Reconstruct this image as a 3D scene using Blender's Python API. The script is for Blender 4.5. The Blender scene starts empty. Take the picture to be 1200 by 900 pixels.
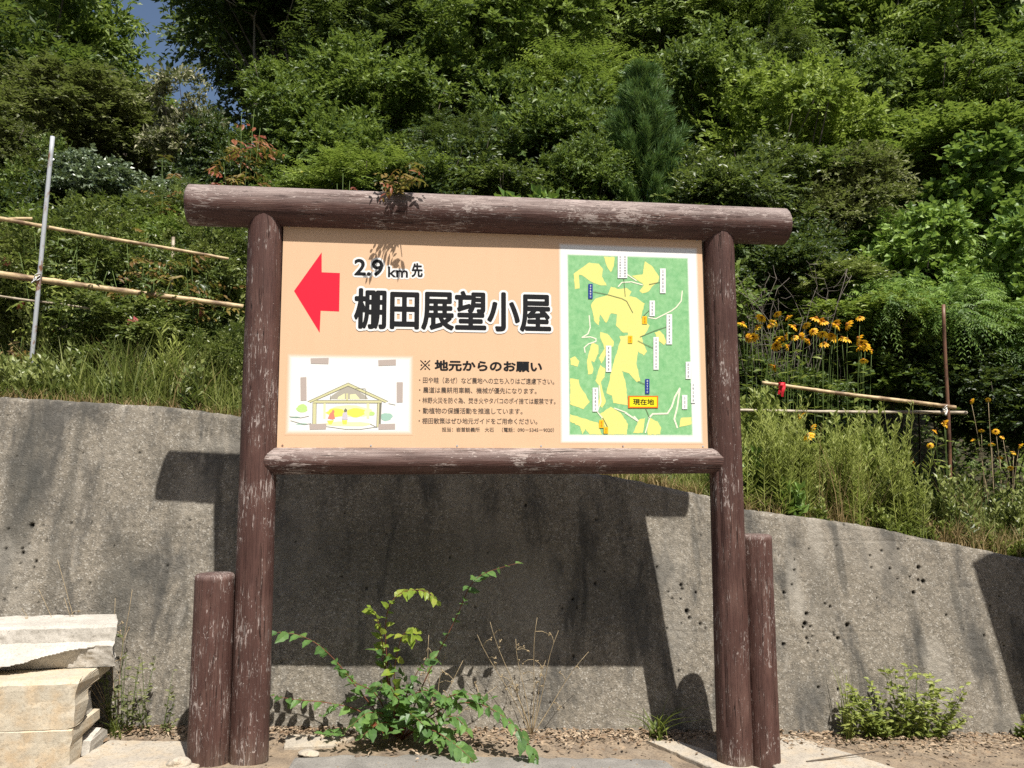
import bpy, math, random
import numpy as np
from mathutils import Matrix, Vector

# ------------------------------------------------------------------ camera, sky, sun, exposure
EYE = 1.48
FPX, PIT, ROLL, YAW = 952.73, 0.1138, -0.0026, 0.1226
SUN_AZ, SUN_COT = 0.365, 0.5984          # sun behind the viewer's right shoulder, about 59 degrees up
SUN_EL = math.atan(1.0 / SUN_COT)
sc = bpy.context.scene
col = sc.collection

_cp, _sp, _cy, _sy = math.cos(PIT), math.sin(PIT), math.cos(YAW), math.sin(YAW)
CF = np.array([_sy * _cp, _cy * _cp, _sp])
_R0 = np.array([_cy, -_sy, 0.0]); _U0 = np.cross(_R0, CF)
CR = math.cos(ROLL) * _R0 + math.sin(ROLL) * _U0
CU = -math.sin(ROLL) * _R0 + math.cos(ROLL) * _U0
CO = np.array([0.0, 0.0, EYE])

cam_data = bpy.data.cameras.new('camera')
cam = bpy.data.objects.new('camera', cam_data); col.objects.link(cam)
cam_data.sensor_width = 36.0; cam_data.lens = FPX * 36.0 / 1200.0
cam_data.clip_start = 0.05; cam_data.clip_end = 2000.0
cam.matrix_world = Matrix(((CR[0], CU[0], -CF[0], CO[0]), (CR[1], CU[1], -CF[1], CO[1]), (CR[2], CU[2], -CF[2], CO[2]), (0, 0, 0, 1)))
sc.camera = cam
sc.cycles.use_denoising = False; sc.cycles.max_bounces = 6; sc.cycles.diffuse_bounces = 3; sc.cycles.glossy_bounces = 2; sc.cycles.transmission_bounces = 3; sc.cycles.transparent_max_bounces = 4

world = bpy.data.worlds.new('World'); sc.world = world; world.use_nodes = True
_wn = world.node_tree.nodes; _bg = _wn['Background']
_sky = _wn.new('ShaderNodeTexSky'); _sky.sky_type = 'NISHITA'; _sky.sun_disc = False
_sky.sun_elevation = SUN_EL
_sky.sun_rotation = math.atan2(math.sin(SUN_AZ), -math.cos(SUN_AZ))
_sky.air_density = 1.0; _sky.dust_density = 2.2; _sky.ozone_density = 1.0
world.node_tree.links.new(_sky.outputs[0], _bg.inputs[0]); _bg.inputs[1].default_value = 0.075

sun_data = bpy.data.lights.new('sun', 'SUN'); sun = bpy.data.objects.new('sun', sun_data); col.objects.link(sun)
sun_data.energy = 5.0; sun_data.angle = math.radians(0.53); sun_data.color = (1.0, 0.955, 0.88)
_travel = Vector((-math.sin(SUN_AZ) * SUN_COT, math.cos(SUN_AZ) * SUN_COT, -1.0)).normalized()
sun.rotation_euler = _travel.to_track_quat('-Z', 'Y').to_euler(); sun.location = (4, -10, 18)

vs = sc.view_settings
vs.view_transform = 'Standard'; vs.look = 'None'; vs.gamma = 1.0; vs.use_curve_mapping = False
vs.exposure = 0.52

# ------------------------------------------------------------------ pixel -> place helpers (a distance always comes from what a thing stands on)
def ray(px, py):
    return CF + CR * (px - 600) / FPX - CU * (py - 450) / FPX
def at_y(px, py, Y):
    d = ray(px, py); return CO + d * (Y / d[1])
def at_z(px, py, z):
    d = ray(px, py); return CO + d * ((z - EYE) / d[2])
WY, WB, WS = 5.5112, 0.2501, 0.0309     # wall front: Y = WY + WS*X + WB*(z-EYE)
def wall_y(x, z): return WY + WS * x + WB * (z - EYE)
def at_wall(px, py):
    d = ray(px, py); return CO + d * (WY / (d[1] - WS * d[0] - WB * d[2]))
def to_px(P):
    v = np.asarray(P, float) - CO; dd = v @ CF
    return 600 + FPX * (v @ CR) / dd, 450 - FPX * (v @ CU) / dd

SIGN_Y, POST_L, POST_R, BEAM_Z, RAIL_Z = 4.6182, -0.8353, 1.8341, 1.5244 + EYE, 0.09 + EYE
def ground_z(x): return -0.052 * (np.clip(x, -9, 14) + 0.8353)
_wt = [at_wall(*c) for c in [(0, 465), (100, 471), (204, 478), (281, 488), (480, 520), (725, 560), (830, 581), (872, 596), (1021, 617), (1144, 643), (1200, 654)]]
WTX = np.array([-9, -4.5] + [p[0] for p in _wt] + [6.5, 12]); WTZ = np.array([2.12, 2.07] + [p[2] for p in _wt] + [0.62, 0.3])
def wall_top(x): return np.interp(x, WTX, WTZ)
WALL_T = 0.26
def terrain_z(x, y):
    x = np.asarray(x, float); y = np.asarray(y, float)
    zt = wall_top(np.clip(x, -6, 7))
    d = y - (wall_y(x, zt) + WALL_T)
    z = zt - 0.05 + 0.10 * np.clip(d, 0, 1.6) + 0.30 * np.clip(d - 1.6, 0, 2.2) + 0.44 * np.clip(d - 3.8, 0, 20) + 0.1 * np.clip(d - 23.8, 0, 40)
    z = z + 0.06 * np.sin(1.7 * x + 0.6 * y) * np.clip(d * 0.5, 0, 1) + 0.25 * np.sin(0.35 * x + 1.3) * np.clip(d * .08, 0, 1)
    return z

# ------------------------------------------------------------------ object helpers
def tag(o, label=None, category=None, group=None, kind=None):
    if label: o['label'] = label
    if category: o['category'] = category
    if group: o['group'] = group
    if kind: o['kind'] = kind
    return o
def link(name, mesh, parent=None, loc=None, rot=None):
    o = bpy.data.objects.new(name, mesh); col.objects.link(o)
    if parent is not None: o.parent = parent
    if loc is not None: o.location = [float(c) for c in loc]
    if rot is not None: o.rotation_euler = rot
    return o
def empty(name, loc=(0, 0, 0), rz=0.0):
    o = bpy.data.objects.new(name, None); col.objects.link(o); o.location = [float(c) for c in loc]; o.rotation_euler = (0, 0, rz)
    o.empty_display_size = 0.1
    return o
def mesh_from(name, V, F, mats=(), smooth=False, attrs=None, mat_idx=None):
    """V (n,3); F list of faces or an int array (m,k)"""
    V = np.asarray(V, np.float32); m = bpy.data.meshes.new(name)
    if isinstance(F, np.ndarray):
        k = F.shape[1]; flat = F.ravel().astype(np.int32); starts = np.arange(len(F), dtype=np.int32) * k
    else:
        flat = np.fromiter((i for f in F for i in f), np.int32); ln = np.array([len(f) for f in F], np.int32)
        starts = np.concatenate([[0], np.cumsum(ln)[:-1]]).astype(np.int32)
    m.vertices.add(len(V)); m.vertices.foreach_set('co', V.ravel())
    m.loops.add(len(flat)); m.loops.foreach_set('vertex_index', flat)
    m.polygons.add(len(starts)); m.polygons.foreach_set('loop_start', starts)
    m.polygons.foreach_set('use_smooth', np.full(len(starts), bool(smooth)))
    if mat_idx is not None: m.polygons.foreach_set('material_index', np.asarray(mat_idx, np.int32))
    for nm, arr in (attrs or {}).items():
        a = m.attributes.new(nm, 'FLOAT', 'POINT'); a.data.foreach_set('value', np.asarray(arr, np.float32))
    for mt in (mats if isinstance(mats, (list, tuple)) else [mats]): m.materials.append(mt)
    m.update(calc_edges=True)
    return m
def norm(A):
    A = np.asarray(A, float); return A / np.maximum(np.linalg.norm(A, axis=-1, keepdims=True), 1e-9)
def tube(path, radii, seg=6, cap=True):
    path = np.asarray(path, float); n = len(path); radii = np.broadcast_to(np.asarray(radii, float), (n,))
    T = np.gradient(path, axis=0); T = norm(T)
    ref = np.array([0, 0, 1.0]) if abs(T[0][2]) < 0.9 else np.array([1.0, 0, 0])
    V = []
    for i in range(n):
        s = norm(np.cross(T[i], ref)); u = np.cross(s, T[i]); ref = u if abs(np.dot(u, T[i])) < .9 else ref
        a = np.arange(seg) * 2 * math.pi / seg
        V.append(path[i] + radii[i] * (np.cos(a)[:, None] * s + np.sin(a)[:, None] * u))
    V = np.concatenate(V); F = []
    for i in range(n - 1):
        for j in range(seg):
            k = (j + 1) % seg; F.append((i * seg + j, i * seg + k, (i + 1) * seg + k, (i + 1) * seg + j))
    if cap: F.append(tuple(range(seg - 1, -1, -1))); F.append(tuple(range((n - 1) * seg, n * seg)))
    return V, F
class Geo:
    def __init__(s): s.V = []; s.F = []; s.n = 0; s.M = []
    def add(s, V, F, mi=0):
        s.V.append(np.asarray(V, float)); s.F += [tuple(i + s.n for i in f) for f in F]; s.n += len(V); s.M += [mi] * len(F); return s
    def box(s, lo, hi, mi=0):
        x0, y0, z0 = lo; x1, y1, z1 = hi
        V = [(x0, y0, z0), (x1, y0, z0), (x1, y1, z0), (x0, y1, z0), (x0, y0, z1), (x1, y0, z1), (x1, y1, z1), (x0, y1, z1)]
        return s.add(V, [(3, 2, 1, 0), (4, 5, 6, 7), (0, 1, 5, 4), (1, 2, 6, 5), (2, 3, 7, 6), (3, 0, 4, 7)], mi)
    def mesh(s, name, mats, smooth=False): return mesh_from(name, np.concatenate(s.V), s.F, mats, smooth, None, s.M)

# value noise used only for shapes
_rngN = np.random.default_rng(5); _LAT = _rngN.random((64, 64, 64)).astype(np.float32)
def vnoise(P):
    P = np.asarray(P, float); i = np.floor(P).astype(int); f = P - i; f = f * f * (3 - 2 * f); o = 0
    for dx in (0, 1):
        for dy in (0, 1):
            for dz in (0, 1):
                w = (f[..., 0] if dx else 1 - f[..., 0]) * (f[..., 1] if dy else 1 - f[..., 1]) * (f[..., 2] if dz else 1 - f[..., 2])
                o = o + w * _LAT[(i[..., 0] + dx) % 64, (i[..., 1] + dy) % 64, (i[..., 2] + dz) % 64]
    return o * 2 - 1
def fbm(P, oct=3):
    o = 0; a = 1.0; P = np.asarray(P, float)
    for k in range(oct): o = o + a * vnoise(P * 2 ** k + 17.3 * k); a *= .5
    return o

# ------------------------------------------------------------------ materials
class NB:
    def __init__(s, name):
        s.m = bpy.data.materials.new(name); s.m.use_nodes = True; s.t = s.m.node_tree; s.t.nodes.clear()
        s.out = s.t.nodes.new('ShaderNodeOutputMaterial')
    def n(s, typ, ins=None, **props):
        nd = s.t.nodes.new(typ)
        for k, v in props.items(): setattr(nd, k, v)
        for k, v in (ins or {}).items():
            if isinstance(v, bpy.types.NodeSocket): s.t.links.new(v, nd.inputs[k])
            else: nd.inputs[k].default_value = v
        return nd
    def ramp(s, fac, stops, interp='LINEAR'):
        nd = s.t.nodes.new('ShaderNodeValToRGB'); nd.color_ramp.interpolation = interp; e = nd.color_ramp.elements
        while len(e) < len(stops): e.new(0.5)
        for k, (p, c) in enumerate(stops):
            e[k].position = p; e[k].color = (c if len(c) == 4 else (*c, 1)) if isinstance(c, (tuple, list)) else (c, c, c, 1)
        s.t.links.new(fac, nd.inputs[0]); return nd.outputs[0]
    def mix(s, fac, a, b, blend='MIX'):
        nd = s.t.nodes.new('ShaderNodeMix'); nd.data_type = 'RGBA'; nd.blend_type = blend
        for key, v in (('Factor', fac), ('A', a), ('B', b)):
            sock = next(i for i in nd.inputs if i.name == key and i.type == ('VALUE' if key == 'Factor' else 'RGBA'))
            if isinstance(v, bpy.types.NodeSocket): s.t.links.new(v, sock)
            else: sock.default_value = v if key == 'Factor' else ((*v, 1) if len(v) == 3 else v)
        return next(o for o in nd.outputs if o.type == 'RGBA')
    def math(s, op, a, b=0.0, clamp=False):
        nd = s.t.nodes.new('ShaderNodeMath'); nd.operation = op; nd.use_clamp = clamp
        for k, v in ((0, a), (1, b)):
            if isinstance(v, bpy.types.NodeSocket): s.t.links.new(v, nd.inputs[k])
            else: nd.inputs[k].default_value = v
        return nd.outputs[0]
    def coords(s, scale=(1, 1, 1), kind='Object', loc=(0, 0, 0)):
        tc = s.n('ShaderNodeTexCoord'); mp = s.n('ShaderNodeMapping', {'Vector': tc.outputs[kind], 'Scale': scale, 'Location': loc}); return mp.outputs[0]
    def noise(s, vec, scale, detail=4, rough=.55, dist=0):
        return s.n('ShaderNodeTexNoise', {'Vector': vec, 'Scale': scale, 'Detail': detail, 'Roughness': rough, 'Distortion': dist}).outputs[0]
    def bump(s, h, strength, dist=0.01, normal=None):
        ins = {'Height': h, 'Strength': strength, 'Distance': dist}
        if normal is not None: ins['Normal'] = normal
        return s.n('ShaderNodeBump', ins).outputs[0]
    def bsdf(s, color, rough=.8, normal=None, spec=.3, metal=0):
        ins = {'Base Color': color if isinstance(color, bpy.types.NodeSocket) else (*color, 1), 'Roughness': rough, 'Specular IOR Level': spec, 'Metallic': metal}
        if normal is not None: ins['Normal'] = normal
        b = s.n('ShaderNodeBsdfPrincipled', ins); s.t.links.new(b.outputs[0], s.out.inputs[0]); return b

def mat_plain(name, c, rough=.7, spec=.3, var=0.0, vscale=30):
    b = NB(name)
    if var:
        v = b.coords(); n = b.noise(v, vscale, 4)
        cc = b.mix(b.ramp(n, [(.3, 0.0), (.7, 1.0)]), tuple(x * (1 - var) for x in c), tuple(min(1, x * (1 + var)) for x in c))
        b.bsdf(cc, rough, b.bump(n, .2, .003), spec)
    else: b.bsdf(c, rough, None, spec)
    return b.m

def mat_leaf(name, dark, mid, light, rough=.45, transl=.32, spec=.4, clump=.9, yellow=None):
    b = NB(name)
    at = b.n('ShaderNodeAttribute', attribute_name='rnd').outputs['Fac']
    oi = b.n('ShaderNodeObjectInfo').outputs['Random']
    cn = b.noise(b.coords(kind='Object'), clump, 3)
    f = b.math('ADD', b.math('ADD', b.math('MULTIPLY', at, .80), .07), b.math('ADD', b.math('MULTIPLY', b.math('SUBTRACT', cn, .5), 1.1), b.math('MULTIPLY', b.math('SUBTRACT', oi, .4), .5)))
    stops = [(0.0, dark), (.45, mid), (.95, light)]
    c = b.ramp(f, stops)
    if yellow: c = b.mix(b.ramp(at, [(.965, 0.0), (.975, 1.0)]), c, yellow)
    p = b.n('ShaderNodeBsdfPrincipled', {'Base Color': c, 'Roughness': rough, 'Specular IOR Level': spec})
    tc = b.mix(.5, c, (.30, .40, .06), 'MIX')
    t = b.n('ShaderNodeBsdfTranslucent', {'Color': tc})
    mx = b.n('ShaderNodeMixShader', {0: transl, 1: p.outputs[0], 2: t.outputs[0]})
    b.t.links.new(mx.outputs[0], b.out.inputs[0]); return b.m

def mat_log(name, seed, wear_and_sun=0.5, low=.02, high=.62):
    b = NB(name)
    def cz(z, k=1.0): return b.coords((1, 1, z), loc=(seed * 3.1 * k, seed * 1.7, seed * .9 * k))
    v1 = b.coords(loc=(seed, 2, seed)); big = b.noise(v1, 2.6, 4, .6); patchy = b.noise(b.coords((1, 1, .45), loc=(seed, 0, 3)), 9, 4, .6)
    mid = b.noise(cz(.10), 20, 5, .6); grain = b.noise(cz(.05), 150, 4, .65); thin = b.noise(cz(.11, 1.3), 120, 3, .6, .8); chip = b.noise(cz(.38, .7), 52, 5, .68, 1.2); dots = b.noise(cz(.7, .4), 130, 2, .5)
    base = b.mix(b.ramp(mid, [(.3, 0.0), (.7, 1.0)]), (.064, .031, .025), (.112, .057, .047))
    base = b.mix(b.ramp(grain, [(.33, .65), (.52, 0.0)]), base, (.034, .017, .015))
    base = b.mix(b.ramp(patchy, [(.45, 0.0), (.75, .6)]), base, (.175, .102, .082))
    geo = b.n('ShaderNodeNewGeometry'); nz = b.n('ShaderNodeSeparateXYZ', {0: geo.outputs['Normal']}).outputs[2]
    upw = b.math('MULTIPLY', b.n('ShaderNodeMapRange', {0: nz, 1: low, 2: high, 3: 0.0, 4: 1.0}).outputs[0], wear_and_sun)         # upper side paler: rain-worn paint, plus a sunlit gradient put into the colour
    mod = b.math('ADD', b.math('MULTIPLY', b.math('SUBTRACT', big, .5), .5), b.math('ADD', b.math('MULTIPLY', b.math('SUBTRACT', patchy, .5), .35), b.math('MULTIPLY', upw, .12)))
    f1 = b.ramp(b.math('ADD', thin, mod), [(.615, 0.0), (.68, .9)]); f2 = b.ramp(b.math('ADD', chip, mod), [(.64, 0.0), (.67, 1.0)]); f3 = b.ramp(b.math('ADD', dots, b.math('MULTIPLY', mod, .6)), [(.70, 0.0), (.74, .8)])
    fl = b.math('MAXIMUM', f1, b.math('MAXIMUM', f2, f3))
    wood = b.mix(grain, (.30, .23, .205), (.62, .54, .50))
    c = b.mix(b.math('MULTIPLY', fl, .82), base, wood)
    c = b.mix(b.math('MULTIPLY', upw, b.ramp(mid, [(.28, .2), (.6, .95)])), c, b.mix(grain, (.17, .125, .112), (.44, .365, .335)))
    crack = b.ramp(b.noise(b.coords((1, 1, .022), loc=(seed, 0, 0)), 46, 3, .5), [(.488, 0.0), (.5, 1.0), (.512, 0.0)])
    crack = b.math('MULTIPLY', crack, b.ramp(patchy, [(.46, 0.0), (.56, .9)]))
    c = b.mix(crack, c, (.013, .008, .007))
    at = b.n('ShaderNodeAttribute', attribute_name='dirt').outputs['Fac']
    c = b.mix(b.math('MULTIPLY', at, b.ramp(mid, [(.35, .2), (.6, 1.0)])), c, (.20, .165, .125))
    h = b.math('SUBTRACT', b.math('ADD', b.math('MULTIPLY', thin, .5), b.math('MULTIPLY', grain, .8)), b.math('ADD', b.math('MULTIPLY', fl, .35), b.math('MULTIPLY', crack, 1.8)))
    b.bsdf(c, b.ramp(fl, [(0, .60), (1, .9)]), b.bump(h, .8, .005), .25)
    return b.m

def mat_wall():
    b = NB('weathered_concrete')
    v = b.coords(); vs_ = b.coords((1, 1, .16))
    agg = b.n('ShaderNodeTexVoronoi', {'Vector': v, 'Scale': 120.0, 'Randomness': 1.0}); aggc = b.n('ShaderNodeSeparateColor', {0: agg.outputs['Color']}).outputs[0]
    fine = b.noise(v, 210, 3, .7); mid = b.noise(v, 30, 5, .65); big = b.noise(v, 1.6, 5, .6); streak = b.noise(vs_, 5.5, 5, .62, .4); streak2 = b.noise(vs_, 17, 4, .6)
    c = b.mix(b.ramp(mid, [(.3, 0.0), (.72, 1.0)]), (.140, .124, .099), (.285, .250, .200))
    c = b.mix(b.ramp(aggc, [(.0, .55), (.3, 0.0)]), c, (.075, .07, .062))
    c = b.mix(b.ramp(aggc, [(.86, 0.0), (.95, .75)]), c, (.40, .375, .33))
    c = b.mix(b.ramp(fine, [(.58, 0.0), (.72, .6)]), c, (.33, .305, .265))
    c = b.mix(b.ramp(fine, [(.28, .75), (.42, 0.0)]), c, (.05, .046, .04))
    c = b.mix(b.ramp(streak, [(.49, 0.0), (.64, .8)]), c, (.062, .060, .055))
    c = b.mix(b.ramp(streak2, [(.60, 0.0), (.72, .5)]), c, (.32, .295, .255))
    c = b.mix(b.ramp(big, [(.52, 0.0), (.68, .5)]), c, (.29, .262, .22))
    c = b.mix(b.ramp(big, [(.3, .55), (.45, 0.0)]), c, (.095, .092, .085))
    damp = b.n('ShaderNodeAttribute', attribute_name='damp').outputs['Fac']; pale = b.n('ShaderNodeAttribute', attribute_name='pale').outputs['Fac']; pit = b.n('ShaderNodeAttribute', attribute_name='pit').outputs['Fac']
    c = b.mix(b.math('MULTIPLY', damp, b.ramp(mid, [(.3, .55), (.6, 1.0)])), c, (.055, .055, .05))
    c = b.mix(b.math('MULTIPLY', pale, b.ramp(mid, [(.3, .5), (.6, .95)])), c, (.37, .34, .29))
    c = b.mix(pit, c, (.02, .019, .017))
    h = b.math('ADD', b.math('MULTIPLY', mid, .9), b.math('ADD', b.math('MULTIPLY', fine, .5), b.math('MULTIPLY', agg.outputs['Distance'], .5)))
    b.bsdf(c, .93, b.bump(h, .9, .006), .15)
    return b.m

def mat_concrete(name, lo, hi, speck=.5, scale=1.0, warm=None):
    b = NB(name); v = b.coords()
    n1 = b.noise(v, 5 * scale, 5, .6); n2 = b.noise(v, 70 * scale, 4, .65); n3 = b.noise(v, 230 * scale, 2, .6)
    c = b.mix(b.ramp(n1, [(.3, 0.0), (.7, 1.0)]), lo, hi)
    if warm: c = b.mix(b.ramp(b.noise(v, 9, 4, .6), [(.45, 0.0), (.65, .8)]), c, warm)
    c = b.mix(b.math('MULTIPLY', b.ramp(n2, [(.3, 1.0), (.5, 0.0)]), speck), c, tuple(x * .5 for x in lo))
    c = b.mix(b.math('MULTIPLY', b.ramp(n3, [(.32, 1.0), (.42, 0.0)]), speck), c, tuple(x * .4 for x in lo))
    h = b.math('ADD', n2, b.math('MULTIPLY', n3, .5)); b.bsdf(c, .9, b.bump(h, .5, .004), .2)
    return b.m

def mat_bark(name, a, c2):
    b = NB(name); v = b.coords((1, 1, .2)); n = b.noise(v, 30, 5, .6)
    b.bsdf(b.mix(n, a, c2), .9, b.bump(n, .6, .01), .15); return b.m

M = {}
M['bark'] = mat_bark('bark', (.055, .046, .036), (.17, .14, .115))
M['stem_red'] = mat_plain('reddish_stem', (.16, .06, .035), .6, .3, .2)
M['stem_green'] = mat_plain('green_stem', (.10, .15, .035), .6, .3, .2)
M['dry'] = mat_plain('dry_stem', (.36, .28, .17), .85, .2, .3)
M['steel'] = NB('galvanised_steel').m
# ------------------------------------------------------------------ metals, bamboo
def _mat_steel(name, base, rust, amt):
    b = NB(name); v = b.coords((1, 1, .5)); n = b.noise(v, 7, 5, .65); n2 = b.noise(v, 60, 3)
    f = b.ramp(n, [(amt, 0.0), (amt + .06, 1.0)])
    c = b.mix(f, base, b.mix(n2, rust, tuple(x * .45 for x in rust))); b.bsdf(c, b.ramp(f, [(0, .42), (1, .9)]), b.bump(n2, .25, .002), .4); return b.m
M['steel'] = _mat_steel('galvanised_steel', (.40, .42, .44), (.26, .12, .06), .53)
M['rust'] = _mat_steel('rusty_steel', (.17, .085, .05), (.10, .045, .025), .5)
def _mat_bamboo(name, a, c2, stain):
    b = NB(name); v = b.coords((1, 1, .06)); n = b.noise(v, 60, 4, .6); n2 = b.noise(b.coords((1, 1, .6)), 9, 4, .6)
    c = b.mix(n, a, c2); c = b.mix(b.ramp(n2, [(.46, 0.0), (.60, .85)]), c, stain); b.bsdf(c, .5, b.bump(n, .25, .002), .35); return b.m
M['bamboo'] = _mat_bamboo('dry_bamboo', (.46, .33, .17), (.62, .48, .28), (.11, .055, .03))
M['bamboo_grey'] = _mat_bamboo('grey_bamboo', (.36, .30, .22), (.52, .45, .34), (.17, .13, .09))
M['wall'] = mat_wall()
M['block'] = mat_concrete('pale_cast_concrete', (.45, .39, .30), (.58, .52, .41), .45, 1.0, (.55, .42, .27))
M['block_grey'] = mat_concrete('rough_grey_concrete', (.42, .39, .34), (.57, .53, .47), .6, 1.2)
M['slab'] = mat_concrete('pale_gutter_concrete', (.34, .30, .25), (.50, .45, .37), .6, .8, (.44, .36, .26))
M['asphalt'] = mat_concrete('old_asphalt', (.19, .178, .16), (.31, .29, .26), .7, 1.3)
M['soil'] = mat_concrete('dry_soil', (.15, .115, .085), (.30, .24, .175), .7, 1.0, (.33, .25, .17))
M['hill_soil'] = mat_concrete('forest_soil', (.030, .026, .016), (.07, .055, .034), .5, .4, (.035, .045, .016))

# ------------------------------------------------------------------ the setting
rs = np.random.default_rng(11)
# ground: one sheet to the horizon
gx = np.unique(np.concatenate([np.linspace(-400, -9, 12), np.linspace(-9, -3, 25), np.arange(-3, 5, .035), np.linspace(5, 14, 37), np.linspace(14, 400, 12)]))
gy = np.unique(np.concatenate([np.linspace(-400, -6, 12), np.linspace(-6, 4.2, 60), np.arange(4.2, 5.35, .035), np.linspace(5.35, 7, 4)]))
GX, GY = np.meshgrid(gx, gy)
GZ = ground_z(GX) + np.where((GY > 4.2) & (np.abs(GX) < 5), .008 * fbm(np.stack([GX * 6, GY * 6, 0 * GX], -1), 3), 0) - .004
GZ = GZ + np.clip((GY - 4.92) / .25, 0, 1) * .018 * (1 + .6 * vnoise(np.stack([GX * 9, GY * 9, 0 * GX + 3], -1)))
def grid_mesh(name, X, Y, Z, mat, smooth=True, attrs=None):
    h, w = X.shape; idx = np.arange(h * w).reshape(h, w)
    F = np.stack([idx[:-1, :-1], idx[:-1, 1:], idx[1:, 1:], idx[1:, :-1]], -1).reshape(-1, 4)
    return mesh_from(name, np.stack([X, Y, Z], -1).reshape(-1, 3), F, mat, smooth, attrs)
ground = tag(link('ground', grid_mesh('ground', GX, GY, GZ, M['soil'])), kind='structure')

# road: worn asphalt the viewer stands on, its far edge ragged
rx = np.unique(np.concatenate([np.linspace(-60, -3, 20), np.arange(-3, 5, .03), np.linspace(5, 60, 20)]))
edge = 4.80 + .05 * fbm(np.stack([rx * 2.2, 0 * rx, 0 * rx], -1), 4) + .02 * vnoise(np.stack([rx * 14, 0 * rx, 0 * rx], -1))
edge = np.where(rx < -.62, np.minimum(edge, 4.28), edge); edge = np.where(rx > 1.45, np.minimum(edge, 4.42), edge)
ry = np.concatenate([np.linspace(0, .9, 16), np.linspace(.905, 1, 12)])
RX = np.tile(rx, (len(ry), 1)); RY = -14 + (edge[None, :] + 14) * ry[:, None]
RZ = ground_z(RX) + .010 + .003 * vnoise(np.stack([RX * 8, RY * 8, 0 * RX], -1))
RZ[-1] -= .03
tag(link('road', grid_mesh('road', RX, RY, RZ, M['asphalt'])), kind='structure')

# retaining wall, battered back, pitted face
PITS = [(110, 48, 9), (78, 128, 5), (80, 145, 6), (55, 268, 5), (588, 188, 5), (250, 38, 3), (320, 38, 3), (668, 28, 3), (120, 195, 3), (72, 180, 4), (30, 60, 4), (400, 120, 3)]
PITS = [(a / 3, 600 + c / 3, r / 3 * 1.1) for a, c, r in PITS]
_z3 = [(385, 100, 5), (460, 150, 6), (568, 145, 8), (488, 188, 4), (535, 180, 5), (568, 193, 6), (586, 198, 9), (550, 240, 8), (410, 260, 4), (215, 282, 5), (234, 293, 6), (146, 320, 8), (140, 357, 9), (133, 370, 6), (160, 367, 5), (300, 363, 10), (146, 412, 6), (152, 430, 5), (250, 400, 5), (264, 412, 7), (187, 460, 4), (60, 240, 6), (60, 435, 8), (672, 325, 5), (190, 597, 6), (265, 605, 6), (815, 402, 6), (100, 115, 4)]
PITS += [(900 + a / 3.213, 620 + c / 3.213, r / 3.213 * 1.15) for a, c, r in _z3]
_z2 = [(418, 145, 6), (508, 212, 7), (565, 240, 6), (530, 310, 9), (540, 335, 7), (580, 358, 6), (475, 262, 5), (460, 237, 4), (510, 355, 4), (455, 375, 5), (185, 205, 6), (100, 265, 5), (140, 280, 4), (500, 535, 5), (512, 225, 6), (60, 300, 4), (220, 160, 3)]
PITS += [(640 + a / 3.213, 620 + c / 3.213, r / 3.213 * 1.1) for a, c, r in _z2]
wx = np.unique(np.concatenate([np.linspace(-9, -3, 60), np.arange(-3, 4.75, .0075), np.linspace(4.75, 12, 70)]))
nr = 215
wt_ = np.linspace(0, 1, nr)
top = wall_top(wx) + .006 * vnoise(np.stack([wx * 3, 0 * wx, 0 * wx], -1)) + .004 * vnoise(np.stack([wx * 25, 0 * wx, 0 * wx + 2], -1)); bot = ground_z(wx) - .12
WX = np.tile(wx, (nr, 1)); WZ = bot[None] + (top - bot)[None] * wt_[:, None]
Wd = .004 * fbm(np.stack([WX * 4, WZ * 4, 0 * WX], -1), 3) + .0022 * fbm(np.stack([WX * 40, WZ * 40, 0 * WX + 5], -1), 2)
chip = np.clip(1 - (top[None] - WZ) / .035, 0, 1)
Wd += chip ** 2 * (.016 + .018 * np.clip(vnoise(np.stack([WX * 14, WZ * 14, 0 * WX + 9], -1)), -.3, 1))
# formwork board lines
for zf in (.52, 1.12):
    Wd += .0035 * np.exp(-((WZ - zf + .03 * (WX)) / .006) ** 2) * (vnoise(np.stack([WX * 2, 0 * WX, 0 * WX + zf], -1)) > -.1)
WP = np.zeros_like(WX)
def pit_at(p, r, depth=1.7):
    d2 = ((WX - p[0]) / r) ** 2 + ((WZ - p[2]) / (r * 1.1)) ** 2
    g = np.clip(1.35 - d2, 0, 1); return g, g * r * depth
for a, c, r in PITS:
    p = at_wall(a, c); rr = max(.0062, .8 * r * 5.3 / FPX)
    g, dd = pit_at(p, rr); Wd = np.maximum(Wd, np.where(g > 0, dd, Wd)); WP = np.maximum(WP, g)
for k in range(170):
    p = (rs.uniform(-2.9, 4.7), 0, rs.uniform(-.2, 1.9)); rr = rs.uniform(.004, .0095)
    if p[2] > wall_top(p[0]): continue
    g, dd = pit_at(p, rr, 1.3); Wd = np.maximum(Wd, np.where(g > 0, dd, Wd)); WP = np.maximum(WP, g * .8)
def soft_blob(px, py, rx_, rz_, amp=1.0):
    p = at_wall(px, py); n_ = .5 * fbm(np.stack([WX * 5, WZ * 3, 0 * WX + px * .01], -1), 3)
    return .75 * amp * np.clip(1.25 - ((WX - p[0]) / rx_) ** 2 - ((WZ - p[2]) / rz_) ** 2 + n_, 0, 1)
damp = np.zeros_like(WX)
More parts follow.
